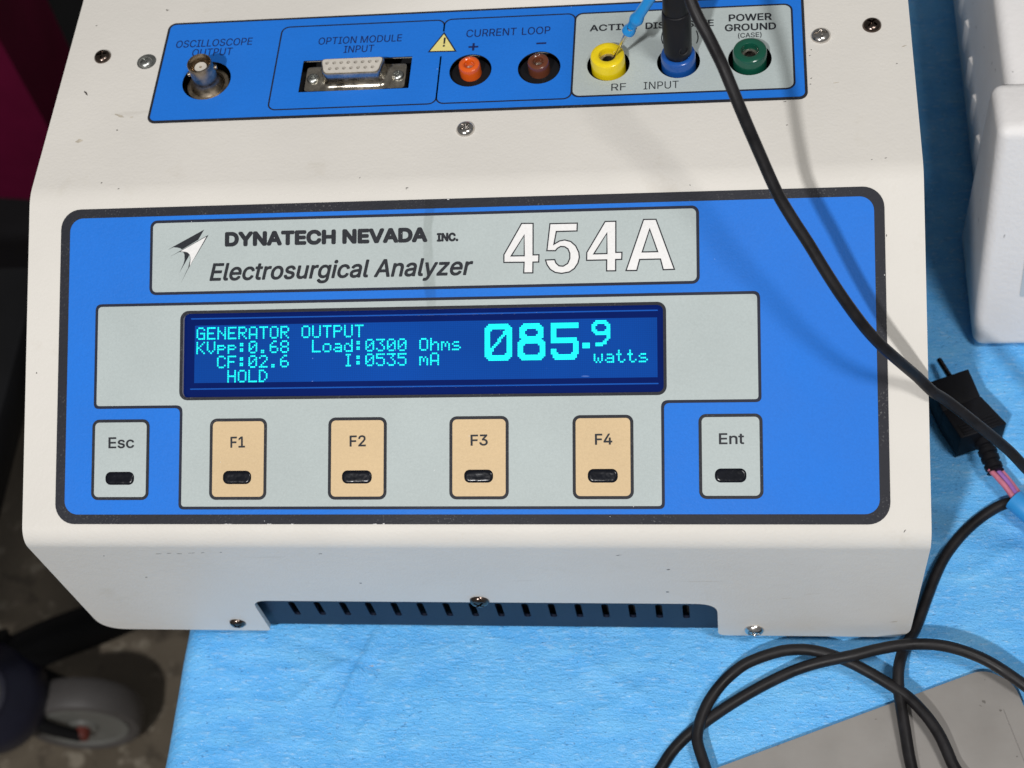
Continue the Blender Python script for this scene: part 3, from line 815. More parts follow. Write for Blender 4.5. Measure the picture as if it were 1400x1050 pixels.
# grey field of the RF input group
gq = tq([(781, 134.5), (1088, 123.5), (1083.5, 5.5), (789, 18.5)])
gu0, gu1, gv0, gv1 = 39.0, 121.3, 167.0 - VF, 209.4 - VF
gr = rrect(gu0, gv0, gu1, gv1, 3.4); gri = inset(gr, 0.75)
plate('group_border', [gr, gri], T, 0.505, 0.55, 'line_print', CP)
plate('group_field', [gri] + HOLES[4:], T, 0.505, 0.53, 'grey_print', CP)
def outline(u0, v0, u1, v1, r, gapf=None, name='group_line'):
    lp = rrect(u0, v0, u1, v1, r, 6); w = 0.65
    if gapf is None:
        flat(name, [lp, inset(lp, w)], T, 0.53, 'line_print', CP)
ow0 = T.px(364, 150)
a0 = T.px(372, 120); a1 = T.px(603, 100); b0 = T.px(490, 147); b1 = T.px(490, 34)
tri_px = [(607.7, 45), (584.9, 72.9), (624.7, 71.9)]
tu = T.px(604.5, 66)
OL = (a0[0], b0[1], tu[0], b1[1])
LR = (tu[0], b0[1] - 0.0, gu0 + 0.3, b1[1] + 0.2)
def ribbon(name, pts, w=0.62): flat(name, [line_poly(pts, w)], T, 0.53, 'line_print', CP)
def arc(cx, cy, r, a0, a1, n=6): return [(cx + r * math.cos(math.radians(a0 + (a1 - a0) * i / n)), cy + r * math.sin(math.radians(a0 + (a1 - a0) * i / n))) for i in range(n + 1)]
r_ = 3.0
tgap0, tgap1 = tu[1] - 4.6, tu[1] + 8.2
def group_outline(u0, v0, u1, v1, left_gap, right_gap):
    # starts above the gap on the shared line and runs round to below it
    if right_gap:
        pts = [(u1, tgap1)] + arc(u1 - r_, v1 - r_, r_, 0, 90) + arc(u0 + r_, v1 - r_, r_, 90, 180) + arc(u0 + r_, v0 + r_, r_, 180, 270) + arc(u1 - r_, v0 + r_, r_, 270, 360) + [(u1, tgap0)]
    else:
        pts = [(u0, tgap1)] + arc(u0 + r_, v1 - r_, r_, 180, 90) + arc(u1 - r_, v1 - r_, r_, 90, 0) + arc(u1 - r_, v0 + r_, r_, 0, -90) + arc(u0 + r_, v0 + r_, r_, 270, 180) + [(u0, tgap0)]
    ribbon('group_line', pts)
group_outline(*OL, False, True)
group_outline(*LR, True, False)
TR = tq(tri_px)
flat('warning_triangle_border', [TR], T, 0.55, 'line_print', CP)
flat('warning_triangle', [inset(TR, 0.55)], T, 0.58, 'yellow_print', CP)
lettering('lettering', '!', T, (605.4, 65.4), (608.6, 65.3), (0, 12.5), 0.61, 'ink_print', CP, bold=0.01)
for s, pl, pr, c, ink, bd in (
    ('OSCILLOSCOPE', (240.5, 67.0), (344.5, 62.5), 9.6, 'navy_ink_print', 0.002), ('OUTPUT', (262.5, 78.5), (317.2, 76.2), 9.6, 'navy_ink_print', 0.002),
    ('OPTION MODULE', (435.3, 62.6), (549.2, 57.8), 9.4, 'navy_ink_print', 0.002), ('INPUT', (470, 73.8), (511, 72.0), 9.4, 'navy_ink_print', 0.002),
    ('CURRENT', (637.5, 52.4), (706, 49.4), 10.0, 'navy_ink_print', 0.002), ('LOOP', (713.6, 49.2), (752.3, 47.4), 10.0, 'navy_ink_print', 0.002),
    ('ACTIVE', (806.3, 44.6), (871, 41.6), 8.7, 'ink_print', 0.02), ('DISPERSIVE', (882.5, 41.3), (976, 37.0), 8.8, 'ink_print', 0.02),
    ('(', (904.0, 59.0), (907.5, 58.8), 14.0, 'ink_print', 0.0), (')', (951.5, 58.3), (955.3, 58.1), 14.0, 'ink_print', 0.0),
    ('POWER', (996.3, 31.0), (1055.3, 28.6), 9.6, 'ink_print', 0.02), ('GROUND', (991, 44.6), (1061.3, 41.6), 9.6, 'ink_print', 0.02), ('(CASE)', (1009, 53.4), (1041.3, 51.9), 6.4, 'ink_print', 0.008),
    ('RF', (835.8, 125.6), (856, 124.6), 9.6, 'ink_print', 0.0), ('INPUT', (880, 123.8), (928, 121.8), 10.0, 'ink_print', 0.0)):
    lettering('lettering', s, T, pl, pr, (0, c), 0.60, ink, CP, bold=bd)
for cx, cy, plus in ((647.5, 65.5, True), (740.3, 60.6, False)):
    c = T.px(cx, cy)
    flat('polarity_mark', [rrect(c[0] - 1.9, c[1] - 0.42, c[0] + 1.9, c[1] + 0.42, 0)], T, 0.60, 'navy_ink_print', CP)
    if plus: flat('polarity_mark', [rrect(c[0] - 0.42, c[1] - 1.9, c[0] + 0.42, c[1] + 1.9, 0)], T, 0.61, 'navy_ink_print', CP)

# ---- paint chips and scuffs where the photograph shows them
mat('bare_metal_chip', (0.06, 0.05, 0.045), 0.6, var=0.4, vscale=800)
mat('scuff', (0.50, 0.45, 0.37), 0.6, var=0.2, vscale=500)
def chip(plane, x, y, L, w, ang, m='bare_metal_chip', off=0.03):
    c = Vector(plane.px(x, y)); d = Vector((math.cos(ang), math.sin(ang))); n_ = Vector((-d.y, d.x)); k = 7
    up = [tuple(c + d * (L * (i / k - 0.5)) + n_ * (w * random.uniform(0.2, 0.5) * math.sin(math.pi * (i + 0.4) / (k + 0.8)))) for i in range(k + 1)]
    dn = [tuple(c + d * (L * (i / k - 0.5)) - n_ * (w * random.uniform(0.2, 0.5) * math.sin(math.pi * (i + 0.4) / (k + 0.8)))) for i in range(k, -1, -1)]
    flat('paint_chip', [up + dn], plane, off, m, shell)
for a in ((117.5, 127.5, 3.2, 1.0, -0.9), (160, 178, 0.8, 0.7, 0), (139, 250, 0.8, 0.6, 0.4), (162, 258, 0.7, 0.6, 0.2), (132, 35, 0.7, 0.6, 0), (1109, 68, 0.6, 0.5, 1), (1107, 76, 0.9, 0.4, 0.3),
          (1109, 107, 1.0, 0.5, 0.6), (1108, 115, 0.7, 0.5, 0.2), (1076, 171, 0.8, 0.5, 0.2), (1226, 87, 0.9, 0.4, 0.5), (1211, 216, 1.0, 0.4, 0.3), (1073, 139, 1.2, 0.5, 0.1), (1192, 218, 0.8, 0.3, 0.5), (492, 243, 0.7, 0.5, 1), (556, 257, 0.8, 0.6, 0)):
    chip(T, *a)
for a in ((163, 158, 4.5, 1.6, -0.4), (108, 193, 3.0, 2.4, 0.2), (180, 160, 1.4, 0.8, 0.1), (1236, 63, 2.0, 0.7, 0.4), (1143, 113, 2.4, 0.5, 0.2)):
    chip(T, *a, 'scuff')
for a in ((217, 757, 2.6, 0.45, 0.05), (231, 756.5, 1.8, 0.6, 0.1), (245, 757, 2.2, 0.5, -0.05), (262, 756, 3.0, 0.4, 0.1), (277, 755.5, 1.6, 0.5, 0.2), (302, 755, 1.0, 0.5, 0), (142, 760, 0.7, 0.5, 0), (438, 757, 1.6, 0.7, 0.2), (846, 759, 2.4, 0.5, 0.25)):
    chip(F, *a)
for a in ((1222, 850, 3.0, 1.2, 0.3), (1110, 812, 6.0, 0.3, 0.15), (1075, 818, 5.0, 0.25, 0.2), (960, 795, 16, 0.25, 0.02)):
    chip(F, *a, 'scuff')
for a in ((1212, 322, 0.9, 0.5, 1.4), (50, 510, 0.6, 0.8, 1.5), (1237, 726, 1.2, 0.5, 0.9)):
    chip(M, *a)
# ---- BNC socket
B = lathe('bnc_socket', [(0, -4.5), (8.2, -4.5), (8.4, -4.2), (8.4, -2.0), (8.1, -1.7), (6.8, -1.5), (5.6, 0.2), (5.0, 1.6), (4.85, 2.2), (4.8, 10.3), (4.65, 10.55), (4.35, 10.55), (4.2, 10.3), (4.1, 4.2), (0, 4.2)],
          T.P(*BNC), (0, 0, 1), 'tarnished_nickel', AN, 48)
B['label'] = 'tarnished round bayonet socket marked oscilloscope output'
lathe('insulator', [(0.55, 4.2), (0.55, 8.3), (2.3, 8.4), (2.45, 8.2), (2.45, 4.2)], T.P(*BNC), (0, 0, 1), 'connector_white', B, 24)
lathe('centre_contact', [(0.0, 7.6), (0.5, 7.8), (0.5, 4.2)], T.P(*BNC), (0, 0, 1), 'brass', B, 16)
for sgn in (-1, 1):
    lathe('bayonet_lug', [(0, 0), (0.9, 0), (0.9, 1.15), (0.7, 1.3), (0, 1.3)], T.P(BNC[0] + sgn * 4.5 * math.cos(0.3), BNC[1] + sgn * 4.5 * math.sin(0.3), 6.0), (sgn * math.cos(0.3), sgn * math.sin(0.3), 0), 'tarnished_nickel', B, 16)

# ---- D-sub socket
du, dv = (T.px(427, 105)[0] + T.px(543, 100)[0]) / 2, 169.6 - YF
fl = fillet([(du - 19.6, dv - 6.1), (du - 10, dv - 6.1), (du - 9.6, dv - 5.3), (du + 9.6, dv - 5.3), (du + 10, dv - 6.1), (du + 19.6, dv - 6.1), (du + 19.6, dv + 6.1), (du + 12.5, dv + 6.1), (du + 12.2, dv + 5.5), (du - 12.2, dv + 5.5), (du - 12.5, dv + 6.1), (du - 19.6, dv + 6.1)],
            [1.4, 0.2, 0.2, 0.2, 0.2, 1.4, 1.4, 0.2, 0.2, 0.2, 0.2, 1.4])
DSUB = plate('d_sub_socket', [fl], T, -2.4, -1.5, 'tin', AN)
DSUB['label'] = 'fifteen way metal and white socket marked option module input'
def dshape(wt, wb, h, d):   # wide at top
    return fillet([(du - wb - d, dv - h - d), (du + wb + d, dv - h - d), (du + wt + d, dv + h + d), (du - wt - d, dv + h + d)], 1.7 + d * 0.5, 6)
rings = [(3.0, -1.5), (2.0, -1.3), (1.2, -0.6), (0.75, 0.6), (0.6, 1.6), (0.6, 5.0), (0.45, 5.25), (0.1, 5.25), (0.1, 3.0)]
vv, ff = [], []; k_ = len(dshape(1, 1, 1, 0))
for d, h in rings: vv += [T.P(u, v, h) for u, v in dshape(11.9, 10.4, 3.35, d)]
for q in range(len(rings) - 1):
    for i in range(k_): j = (i + 1) % k_; ff.append((q * k_ + i, q * k_ + j, (q + 1) * k_ + j, (q + 1) * k_ + i))
obj('socket_shell', pydata('socket_shell', vv, ff, True), 'tin', DSUB, 40)
pins = []
for i in range(8): pins.append((du - 9.695 + i * 2.77, dv + 1.42))
for i in range(7): pins.append((du - 8.31 + i * 2.77, dv - 1.42))
plate('insert', [dshape(11.9, 10.4, 3.35, 0.05)] + [circ(u, v, 0.74, 14) for u, v in pins], T, 3.4, 5.55, 'connector_white', DSUB)
plate('insert_floor', [dshape(11.5, 10.0, 3.0, 0.0)], T, 3.0, 3.35, 'dark_inside', DSUB)
for i in range(7):   # indents pressed in the shell's front
    pass

# ---- screws
def screw_mesh(name, r=3.5, h=2.0, depth=1.0):
    n, mrings = 72, 22; vv = [(0, 0, h - depth)]; ff = []
    for k in range(1, mrings + 1):
        t = k / mrings; rr = r * t; z = h * (1 - t ** 3.2) ** 0.6 if t < 1 else 0
        for i in range(n):
            a = 2 * math.pi * i / n; x, y = rr * math.cos(a), rr * math.sin(a); zz = z
            w = 0.42 * (1 - 0.25 * rr / r)
            if rr < r * 0.62 and (abs(x) < w or abs(y) < w or rr < 0.75): zz = z - depth * (1 - 0.35 * rr / r)
            vv.append((x, y, zz))
    for i in range(n): vv.append((r * math.cos(2 * math.pi * i / n), r * math.sin(2 * math.pi * i / n), -0.4))
    for i in range(n): ff.append((0, 1 + i, 1 + (i + 1) % n))
    for k in range(mrings):
        for i in range(n): j = (i + 1) % n; ff.append((1 + k * n + i, 1 + (k + 1) * n + i, 1 + (k + 1) * n + j, 1 + k * n + j))
    me = pydata(name, vv, ff)
    me.polygons.foreach_set('use_smooth', [True] * len(me.polygons)); me.set_sharp_from_angle(angle=math.radians(40))
    return me
SM = {k: screw_mesh('screw') for k in ('chrome', 'dark_screw', 'zinc')}
for k, me in SM.items(): me.materials.append(MATS[k])
def screw(plane, px, kind, scale=1.0, rot=0.3, off=0.0, parent=AN, uv=None):
    o = bpy.data.objects.new('screw', SM[kind]); COL.objects.link(o)
    u, v = uv if uv else plane.px(*px)
    B3 = Matrix((plane.u, plane.v, plane.n)).transposed() @ Matrix.Rotation(rot, 3, 'Z')
    mw = Matrix.Translation(plane.P(u, v, off) * MM) @ B3.to_4x4() @ Matrix.Scale(scale, 4)
    setp(o, parent); o.matrix_basis = mw
    return o
lathe('screw_seat', [(3.7, 0.02), (3.9, 0.12), (3.5, 0.2), (0, 0.2)], T.P(*T.px(200.5, 84.5)), (0, 0, 1), 'zinc', AN, 28)
for pl, px, kind, sc, rt in ((T, (140.5, 78), 'dark_screw', 0.98, 0.2), (T, (199.5, 86), 'zinc', 0.82, 0.6), (T, (636.5, 177), 'chrome', 1.0, 0.7), (T, (1122, 49.5), 'chrome', 1.05, 0.1),
                             (T, (1192, 35), 'dark_screw', 1.0, 0.9), (F, (325, 851), 'dark_screw', 0.95, 0.5), (F, (655.5, 821), 'dark_screw', 1.08, 0.9), (F, (1031, 860.5), 'chrome', 1.1, 0.2)):
    screw(pl, px, kind, sc, rt)
for sgn in (-1, 1): screw(T, None, 'zinc', 0.72, 0.4 + sgn, -1.5, DSUB, (du + sgn * 16.66, dv))

# ---- banana jacks
def jack(u, m, ro, ri, h, label, insert):
    base = T.P(u, JV)
    o = lathe('banana_jack', [(0, -5), (ro, -5), (ro, h - 1.1), (ro - 0.25, h - 0.45), (ro - 0.9, h - 0.05), (ro - 1.5, h), (ri + 0.7, h - 0.05), (ri + 0.2, h - 0.3), (ri, h - 0.9), (ri - 0.1, h - 3.2)], base, (0, 0, 1), m, AN, 48)
    o['label'] = label
    lathe('contact_sleeve', [(ri - 0.1, h - 3.0), (ri - 1.0, h - 3.2), (ri - 1.1, h - 8), (0, h - 8)], base, (0, 0, 1), 'tin', o, 28)
    lathe('well', [(ri - 1.12, h - 6.9), (0, h - 6.9)], base, (0, 0, 1), 'dark_inside', o, 20)
    if insert:
        lathe('washer', [(ro, -1.2), (7.6, -1.5), (7.9, -2.0), (7.9, -4)], base, (0, 0, 1), 'black_plastic', o, 40)
    return o
jack(0.4, 'jack_orange', 4.1, 1.85, 4.4, 'orange socket in the current loop group', True)
jack(26.6, 'jack_brown', 4.1, 1.85, 4.4, 'brown socket in the current loop group', True)
jack(52.7, 'jack_yellow', 6.4, 3.1, 6.2, 'yellow socket marked active', False)
jack(78.8, 'jack_blue', 6.4, 3.1, 5.4, 'blue socket under the black plug', False)
jack(105.0, 'jack_green', 6.2, 3.1, 5.6, 'green socket marked power ground', False)

# ================================================================== TEST LEAD with stacking plug
CABLE_R = 1.95
TL = empty('test_lead', (78.8, 169, ZT + 5), 'thick black test lead plugged into the blue socket and draped over the panel', 'cable')
pb = Vector((78.8, 169.0, ZT))
plug = lathe('plug_body', [(0, 3.6), (4.2, 3.6), (4.7, 4.4), (4.85, 6.4), (5.0, 6.7), (5.15, 7.0), (5.2, 9), (5.3, 16), (5.25, 22), (5.1, 26.5), (4.9, 27.2), (4.6, 27.4), (4.6, 27.9), (4.75, 28.3), (4.6, 33), (3.9, 44), (3.1, 54), (2.4, 60), (0, 60)], pb, (0, 0, 1), 'black_plastic', TL, 40)
# stacking bore on the plug's side: recessed ring
bd = Vector((0.45, -0.88, 0.12)).normalized()
lathe('stacking_bore', [(2.0, 0.06), (1.85, 0.28), (1.6, 0.05), (1.5, -0.4), (0, -0.5)], pb + Vector((0, 0, 10.5)) + bd * 5.15, bd, 'dark_inside', plug, 24)
lead = [(944, 0, 233.1), (966, 45, 226.5), (988, 88, 219), (1010, 143, 209.8), (1033, 199, 198), (1066, 270, 184.5), (1104, 331, 173.3), (1142, 392, 161.9), (1188, 453, 148.5), (1220, 486, 138.5), (1254, 515, 125.0)]
pts = [pb + Vector((0, 0, 50)), pb + Vector((0, -0.3, 66)), Vector((78.5, 163, 232)), Vector((79.5, 149, 246)), Vector((82, 133, 245))]
pts += [hit(x, y, 2, z) for x, y, z in lead]
pts += [hit(1276, 536, 2, 118), hit(1296, 549, 2, 112), hit(1341, 584, 2, 100), hit(1378, 615, 2, 88), hit(1402, 640, 2, 80), hit(1450, 690, 2, 55), hit(1500, 760, 2, 20), hit(1530, 860, 2, 3), hit(1540, 1000, 2, 2.2)]
tube('lead_wire', wobble(pts, 0.3), CABLE_R, 'cable_rubber', TL, 20)

# ================================================================== BLUE PROBE
PRB = empty('test_probe', (54.4, 168.4, ZT), 'slim blue test probe with its metal tip in the yellow socket', 'probe')
p0 = hit(837.5, 81.5, 2, ZT + 2.5); p1 = hit(858.6, 43.7, 2, ZT + 23.5)
dirp = (p1 - p0).normalized()
q2 = hit(887.5, 0, 2, ZT + 38.5)
db = (q2 - p1).normalized()
LP = (p1 - p0).length
lathe('tip', [(0, 0), (0.28, 0.5), (0.36, 4), (0.42, 7), (1.15, LP - 1), (1.2, LP + 4)], p0, dirp, 'chrome', PRB, 20)
prof = [(0, 0), (1.9, 0), (2.35, 0.4), (2.45, 1.2), (2.3, 2.2), (1.85, 3.4), (1.75, 4.2), (1.9, 5.4), (2.35, 6.4), (2.6, 7.2), (2.55, 8.0), (2.2, 9.2), (1.95, 10.2), (1.9, 16), (2.0, 40), (2.2, 90), (1.8, 95), (0, 96)]
lathe('handle', prof, p1 - db * 0.5, db, 'probe_blue', PRB, 32)

# ================================================================== MOULDED PLUG beside the analyzer
mat('connector_black', (0.007, 0.007, 0.009), 0.55, spec=0.12, var=0.2, bscale=500, bstr=0.2)
PL = empty('moulded_plug', hit(1325, 560, 2, 0), 'black moulded rectangular plug with ribbed strain relief and pink wires', 'plug')
ZP0, ZP1 = 1.0, 17.0
def hp(x, y, z=ZP1): q = hit(x, y, 2, z); return (q.x, q.y)
seg1 = [hp(1270.6, 521), hp(1324.3, 502.9), hp(1341, 541), hp(1289, 562)]
seg2 = [hp(1289, 562), hp(1341, 541), hp(1377, 578.5), hp(1314, 599.5)]
def taper_prism(name, poly, z0, z1, draft, bevel, m, parent):
    if area(poly) < 0: poly = poly[::-1]
    bm = bmesh.new(); lo = [bm.verts.new(Vector((x, y, z0)) * MM) for x, y in inset(poly, draft)]; hi = [bm.verts.new(Vector((x, y, z1)) * MM) for x, y in poly]
    bm.faces.new(lo[::-1]); bm.faces.new(hi); n = len(poly)
    for i in range(n): j = (i + 1) % n; bm.faces.new((lo[i], lo[j], hi[j], hi[i]))
    bmesh.ops.bevel(bm, geom=list(bm.edges), offset=bevel * MM, segments=2, profile=0.5, affect='EDGES')
    return obj(name, from_bm(bm, name), m, parent, 40)
taper_prism('plug_nose', seg1, ZP0, ZP1 - 0.5, 0.0, 0.6, 'connector_black', PL)
taper_prism('plug_grip', seg2, ZP0, ZP1, 0.0, 0.6, 'connector_black', PL)
a, b, c, d = [Vector((*p, 0)) for p in seg2]
for t in (0.62, 0.72, 0.82, 0.91):    # grip ribs across the wide end
    p = a.lerp(d, t).lerp(b.lerp(c, t), 0.10); q = a.lerp(d, t).lerp(b.lerp(c, t), 0.90)
    p.z = q.z = ZP1 + 0.15
    tube('grip_rib', [p, p.lerp(q, 0.5), q], 0.45, 'connector_black', PL, 8, 6)
s0 = hit(1341, 594, 2, 9); s1 = hit(1361, 645, 2, 8)
ax = (s1 - s0)
def ribs(t):
    k = t * 5.0; f = k - math.floor(k)
    return (4.1 if f < 0.62 else 3.1) * (1 - 0.12 * t)
tube('strain_relief', [s0 + ax * (i / 8) for i in range(9)], ribs, 'connector_black', PL, 18, 0.35)
for k, (mm_, o1, o2) in enumerate((('wire_pink', -1.4, -4), ('wire_purple', 1.2, 3), ('wire_pink', 2.6, 7))):
    w0 = hit(1361 + o1 * 2.4, 645 - o1, 2, 8.5 - k * 1.2); w1 = hit(1376 + o1 * 2.2, 662 - o1, 2, 8 - k); w2 = hit(1389 + o1 * 2, 679 - o1, 2, 7); w3 = hit(1402 + o1 * 2, 692, 2, 6)
    tube('wire', [w0 - (w1 - w0) * 0.3, w0, w1, w2, w3], 1.15, mm_, PL, 12)
sl = [hit(1386, 683, 2, 8), hit(1400, 695, 2, 8), hit(1425, 716, 2, 7), hit(1460, 745, 2, 6)]
tube('cable_sleeve', sl, 4.4, 'sleeve_blue', PL, 20)
pr0 = hit(1298, 514, 2, 9); pr1 = hit(1284, 492, 2, 6)
tube('contact_pin', [pr0, pr0.lerp(pr1, 0.5), pr1], 1.2, 'dark_screw', PL, 14)

# ================================================================== STEEL PLATE
def hz(x, y, z): q = hit(x, y, 2, z); return (q.x, q.y)
e0 = Vector(hz(985, 1048, 2.2)); e1 = Vector(hz(1345, 914.5, 2.2)); dd = (e1 - e0).normalized(); pn = Vector((dd.y, -dd.x))
c1 = Vector(hz(1386, 933, 2.2)); c2 = Vector(hz(1400, 966, 2.2)); dn = (c2 - c1).normalized()
poly = [tuple(e0 - dd * 60), tuple(e1), tuple(c1), tuple(c1 + dn * 90), tuple(e0 - dd * 60 + Vector((20, -110)))]
poly = fillet(poly, [2, 5, 5, 5, 5], 5)
Z2 = Plane((0, 0, 0), (0, 1, 0), (0, 0, 1))
sp = plate('steel_plate', [poly], Z2, 0.9, 2.2, 'steel', None)
tag(sp, 'bare grey sheet steel plate lying on the blue wrap under the cable loops', 'metal plate')
k0 = Vector(hz(1372, 970, 2.2)); k1 = Vector(hz(1398, 1035, 2.2))
rib_ = tube_mesh('fold_line', [(*k0, 2.15), (*k0.lerp(k1, 0.5), 2.15), (*(k1 + (k1 - k0)), 2.15)], 0.22, 8, 4)
obj('fold_line', rib_, 'steel', sp, 50)

# ================================================================== COILED CABLE
A_ = [(1470, 700, 4), (1425, 690, 3.6), (1390, 686, 3.4), (1361, 695, 3), (1322, 724, 2.6), (1290, 764, 2.6), (1269, 812, 3.0), (1252, 858, 4), (1238, 884, 7), (1229, 912, 9), (1228, 945, 8), (1238, 1005, 6.5), (1247, 1052, 5.5)]
low = [(1262, 1110, 5), (1300, 1150, 5), (1340, 1130, 5), (1330, 1085, 6)]
B_ = [(1304, 1048, 7), (1284, 1004, 8), (1246, 957, 8.5), (1188, 919, 8.5), (1130, 894, 9), (1076, 889, 9), (1014, 911, 8), (972, 954, 7), (953, 998, 6), (955, 1022, 5.5), (967, 1055, 5)]
low2 = [(980, 1110, 5), (950, 1170, 5), (880, 1160, 5), (870, 1110, 4.5)]
C_ = [(904, 1050, 4), (937, 1008, 4), (1014, 954, 5), (1091, 915, 7), (1168, 895.5, 12.5), (1226, 882.5, 14), (1284, 882, 13.5), (1342, 900, 11.5), (1402, 938, 9), (1460, 985, 5), (1520, 1040, 3)]
pts = [hit(x, y, 2, z) for x, y, z in A_ + low + B_ + low2 + C_]
cc = tube('coiled_cable', wobble(pts, 0.5), 2.25, 'cable_rubber', None, 20)
tag(cc, 'black rubber cable lying in loose loops in front of the analyzer', 'cable')

# ================================================================== WHITE INSTRUMENT
WI = empty('white_instrument', (300, 260, 0), 'white textured plastic instrument standing beside the analyzer', 'instrument')
body = profile_solid('housing', [(178, 3), (470, 3), (470, 96), (178, 95)], 207, 420, 5, 4)
obj('housing', body, 'white_plastic', WI, 40)
bez = profile_solid('front_bezel', [(134, 1.2), (194, 1.2), (194, 104), (167, 106)], 199.5, 425, 4.5, 5)
obj('front_bezel', bez, 'white_plastic', WI, 40)
# label recess on the bezel front
nb = Vector((0, -104.8, 33)).normalized(); vb = Vector((0, 33, 104.8)).normalized()
BP = Plane((0, 134, 1.2), vb, nb)
l0 = BP.px(1393, 405); l1 = BP.px(1396, 330)
mat('label_grey', (0.50, 0.55, 0.58), 0.4, var=0.05)
plate('front_label', [rrect(l0[0] + 0.2, l0[1], l0[0] + 90, l1[1], 1.0)], BP, 0.0, 0.35, 'label_grey', WI)
for yy, zz in ((311, 29), (289.7, 28.2), (268.4, 26.8), (247.5, 25.2), (226.3, 22.5)):
    # slim raised louvre on the side wall
    vv = [(207.3, yy - 0.2, zz - 9), (207.3, yy + 0.9, zz + 9), (207.3, yy - 5, zz + 8), (207.3, yy - 5.5, zz - 8), (205.7, yy - 0.2, zz - 8), (205.7, yy + 0.7, zz + 8)]
    obj('vent_louvre', pydata('vent_louvre', vv, [(0, 1, 5, 4), (4, 5, 2, 3), (1, 2, 5), (0, 4, 3), (0, 3, 2, 1)], True), 'white_plastic', WI)
for x in (222, 400):
    for y in (200, 440):
        lathe('rubber_foot', [(0, 3.2), (7, 3.2), (7, -0.4), (6, -0.8), (0, -0.8)], (x, y, 0), (0, 0, 1), 'black_plastic', WI, 20)

# ================================================================== CART on the floor at the left
CT = empty('equipment_cart', (-560, 280, FLOOR_Z), 'dark wheeled equipment cart with a grey caster on the speckled floor', 'cart')
mat('cart_black', (0.008, 0.008, 0.009), 0.6, spec=0.2, var=0.2, vscale=20)
mat('cart_navy', (0.010, 0.011, 0.026), 0.4, var=0.2, vscale=20)
mat('tyre_grey', (0.10, 0.092, 0.088), 0.55, var=0.1, vscale=40)
mat('hub_grey', (0.19, 0.19, 0.175), 0.45, var=0.1, vscale=40)
mat('axle_red', (0.16, 0.03, 0.02), 0.5, var=0.2)
wc = hit(116, 976, 2, FLOOR_Z + 54)
# wheel: faces the front (-y)
wax = Vector((0.10, -1, 0.05)).normalized()
wheel = lathe('caster_wheel', [(46, -16), (51, -14.5), (54, -9), (54, 9), (51, 14.5), (46, 16), (43, 14.5), (41, 12), (12, 12), (0, 12)], wc, wax, 'tyre_grey', CT, 56)
lathe('hub', [(41.5, 11), (41.5, 14.4), (38.5, 14.8), (37, 13), (14, 12.6), (13, 15), (0, 15.5)], wc, wax, 'hub_grey', wheel, 48)
lathe('axle_bolt', [(0, 25), (6, 24.5), (7, 22), (7, 12)], wc, wax, 'axle_red', wheel, 16)
# fork arm and swivel housing
fk = [wc + Vector((0, -22, 2)), wc + Vector((-26, -22, 34)), wc + Vector((-52, -14, 62)), wc + Vector((-60, 0, 84))]
tube('fork', fk, lambda t: 5 + 5 * t, 'cart_black', CT, 12, 4)
tube('fork', [p + Vector((0, 44, 0)) for p in fk], lambda t: 5 + 5 * t, 'cart_black', CT, 12, 4)
hb = wc + Vector((-66, -6, 58))
lathe('swivel_housing', [(0, -24), (40, -22), (50, -12), (52, 6), (47, 22), (34, 33), (30, 40), (0, 42)], hb, (0.05, -0.25, 1), 'cart_navy', CT, 40)
lathe('housing_cap', [(27, 38), (24, 43), (14, 45), (0, 45.5)], hb, (0.05, -0.25, 1), 'tyre_grey', CT, 28)
zb_ = FLOOR_Z + 120
tube('shade_beam', [hit(-40, 930, 2, zb_), hit(60, 880, 2, zb_), hit(150, 845, 2, zb_), hit(240, 800, 2, zb_), hit(330, 740, 2, zb_)], 20, 'cart_black', CT, 16, 12)  # black beam added to stand in for the shadow beside the caster
k1 = hit(40, 420, 2, FLOOR_Z + 150); k2 = hit(130, 180, 2, FLOOR_Z + 150)
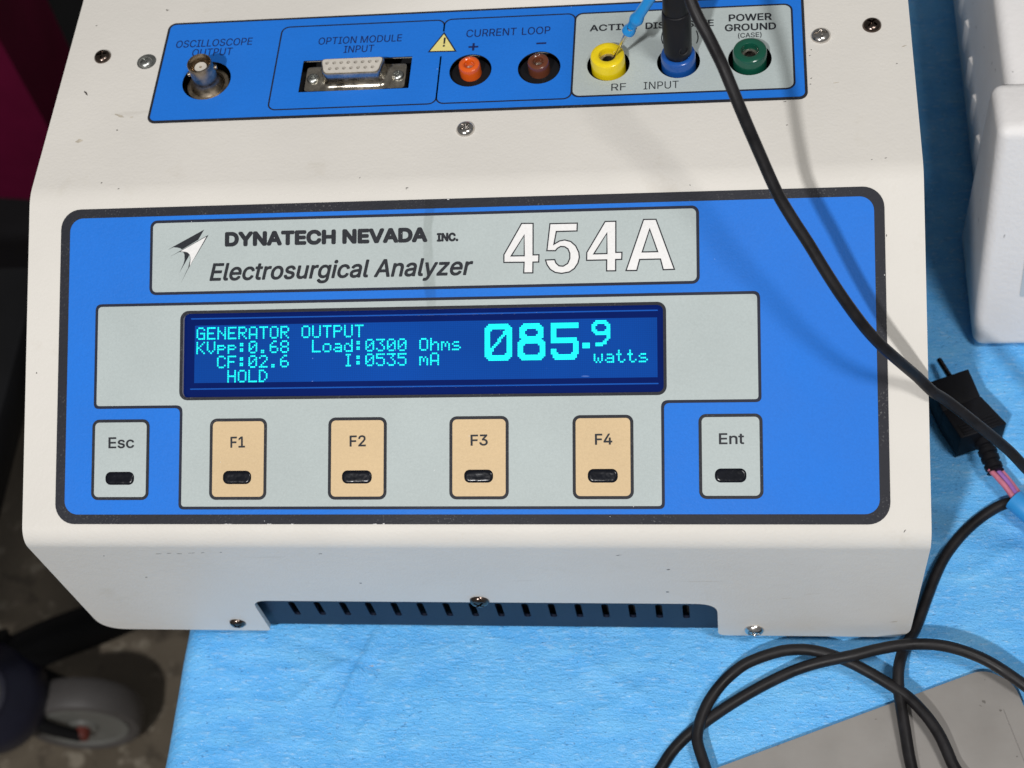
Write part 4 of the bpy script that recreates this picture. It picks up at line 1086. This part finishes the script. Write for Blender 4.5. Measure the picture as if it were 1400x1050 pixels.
box('lower_shelf', (k1.x - 700, k1.y, FLOOR_Z + 105), (k1.x + 160, k2.y + 500, FLOOR_Z + 150), 'cart_black', CT, 6)
c0 = hit(62, 190, 2, FLOOR_Z + 500)
box('column', (c0.x, c0.y, FLOOR_Z + 150), (c0.x + 110, c0.y + 330, FLOOR_Z + 500), 'cart_black', CT, 8)
g0 = hit(-12, 620, 2, FLOOR_Z + 480)
g0.y = hit(60, 850, 2, FLOOR_Z).y - 294 + 330
box('shadow_shelf', (g0.x - 520, g0.y - 330, FLOOR_Z + 440), (g0.x, g0.y + 60, FLOOR_Z + 480), 'cart_black', CT, 8)  # out-of-view shelf, added to cast a shadow on the floor
for yy in (g0.y - 300, g0.y + 30): box('post', (g0.x - 500, yy - 15, FLOOR_Z + 100), (g0.x - 470, yy + 15, FLOOR_Z + 440), 'cart_black', CT, 4)  # posts carrying the added shelf

mat('magenta_plastic', (0.12, 0.005, 0.032), 0.5, spec=0.15, var=0.2, vscale=10)
zl = -350
rim = [hit(x, y, 2, zl) for x, y in ((-26, 10), (-4, -150), (-220, -170), (-280, 0))]
ctr = sum(rim, Vector()) / 4
BN = empty('storage_bin', (ctr.x, ctr.y, FLOOR_Z + 150), 'dark magenta plastic bin standing on the cart shelf', 'bin')
vv = []
for z, k in ((FLOOR_Z + 150, 0.86), (zl, 1.0), (zl, 0.94), (FLOOR_Z + 170, 0.80)):
    vv += [(ctr.x + (p.x - ctr.x) * k, ctr.y + (p.y - ctr.y) * k, z) for p in rim]
ff = [(3, 2, 1, 0), (12, 13, 14, 15)]
for r in range(3):
    for i in range(4): j = (i + 1) % 4; ff.append((4 * r + i, 4 * r + j, 4 * r + 4 + j, 4 * r + 4 + i))
obj('bin_wall', pydata('bin_wall', vv, ff, True), 'magenta_plastic', BN)
rl = [Vector((p.x, p.y, zl)) for p in rim]; rl.append(rl[0])
tube('bin_rim', [rl[0], rl[0].lerp(rl[1], .5), rl[1], rl[1].lerp(rl[2], .5), rl[2], rl[2].lerp(rl[3], .5), rl[3], rl[3].lerp(rl[0], .5), rl[0]], 5, 'magenta_plastic', BN, 12, 8)
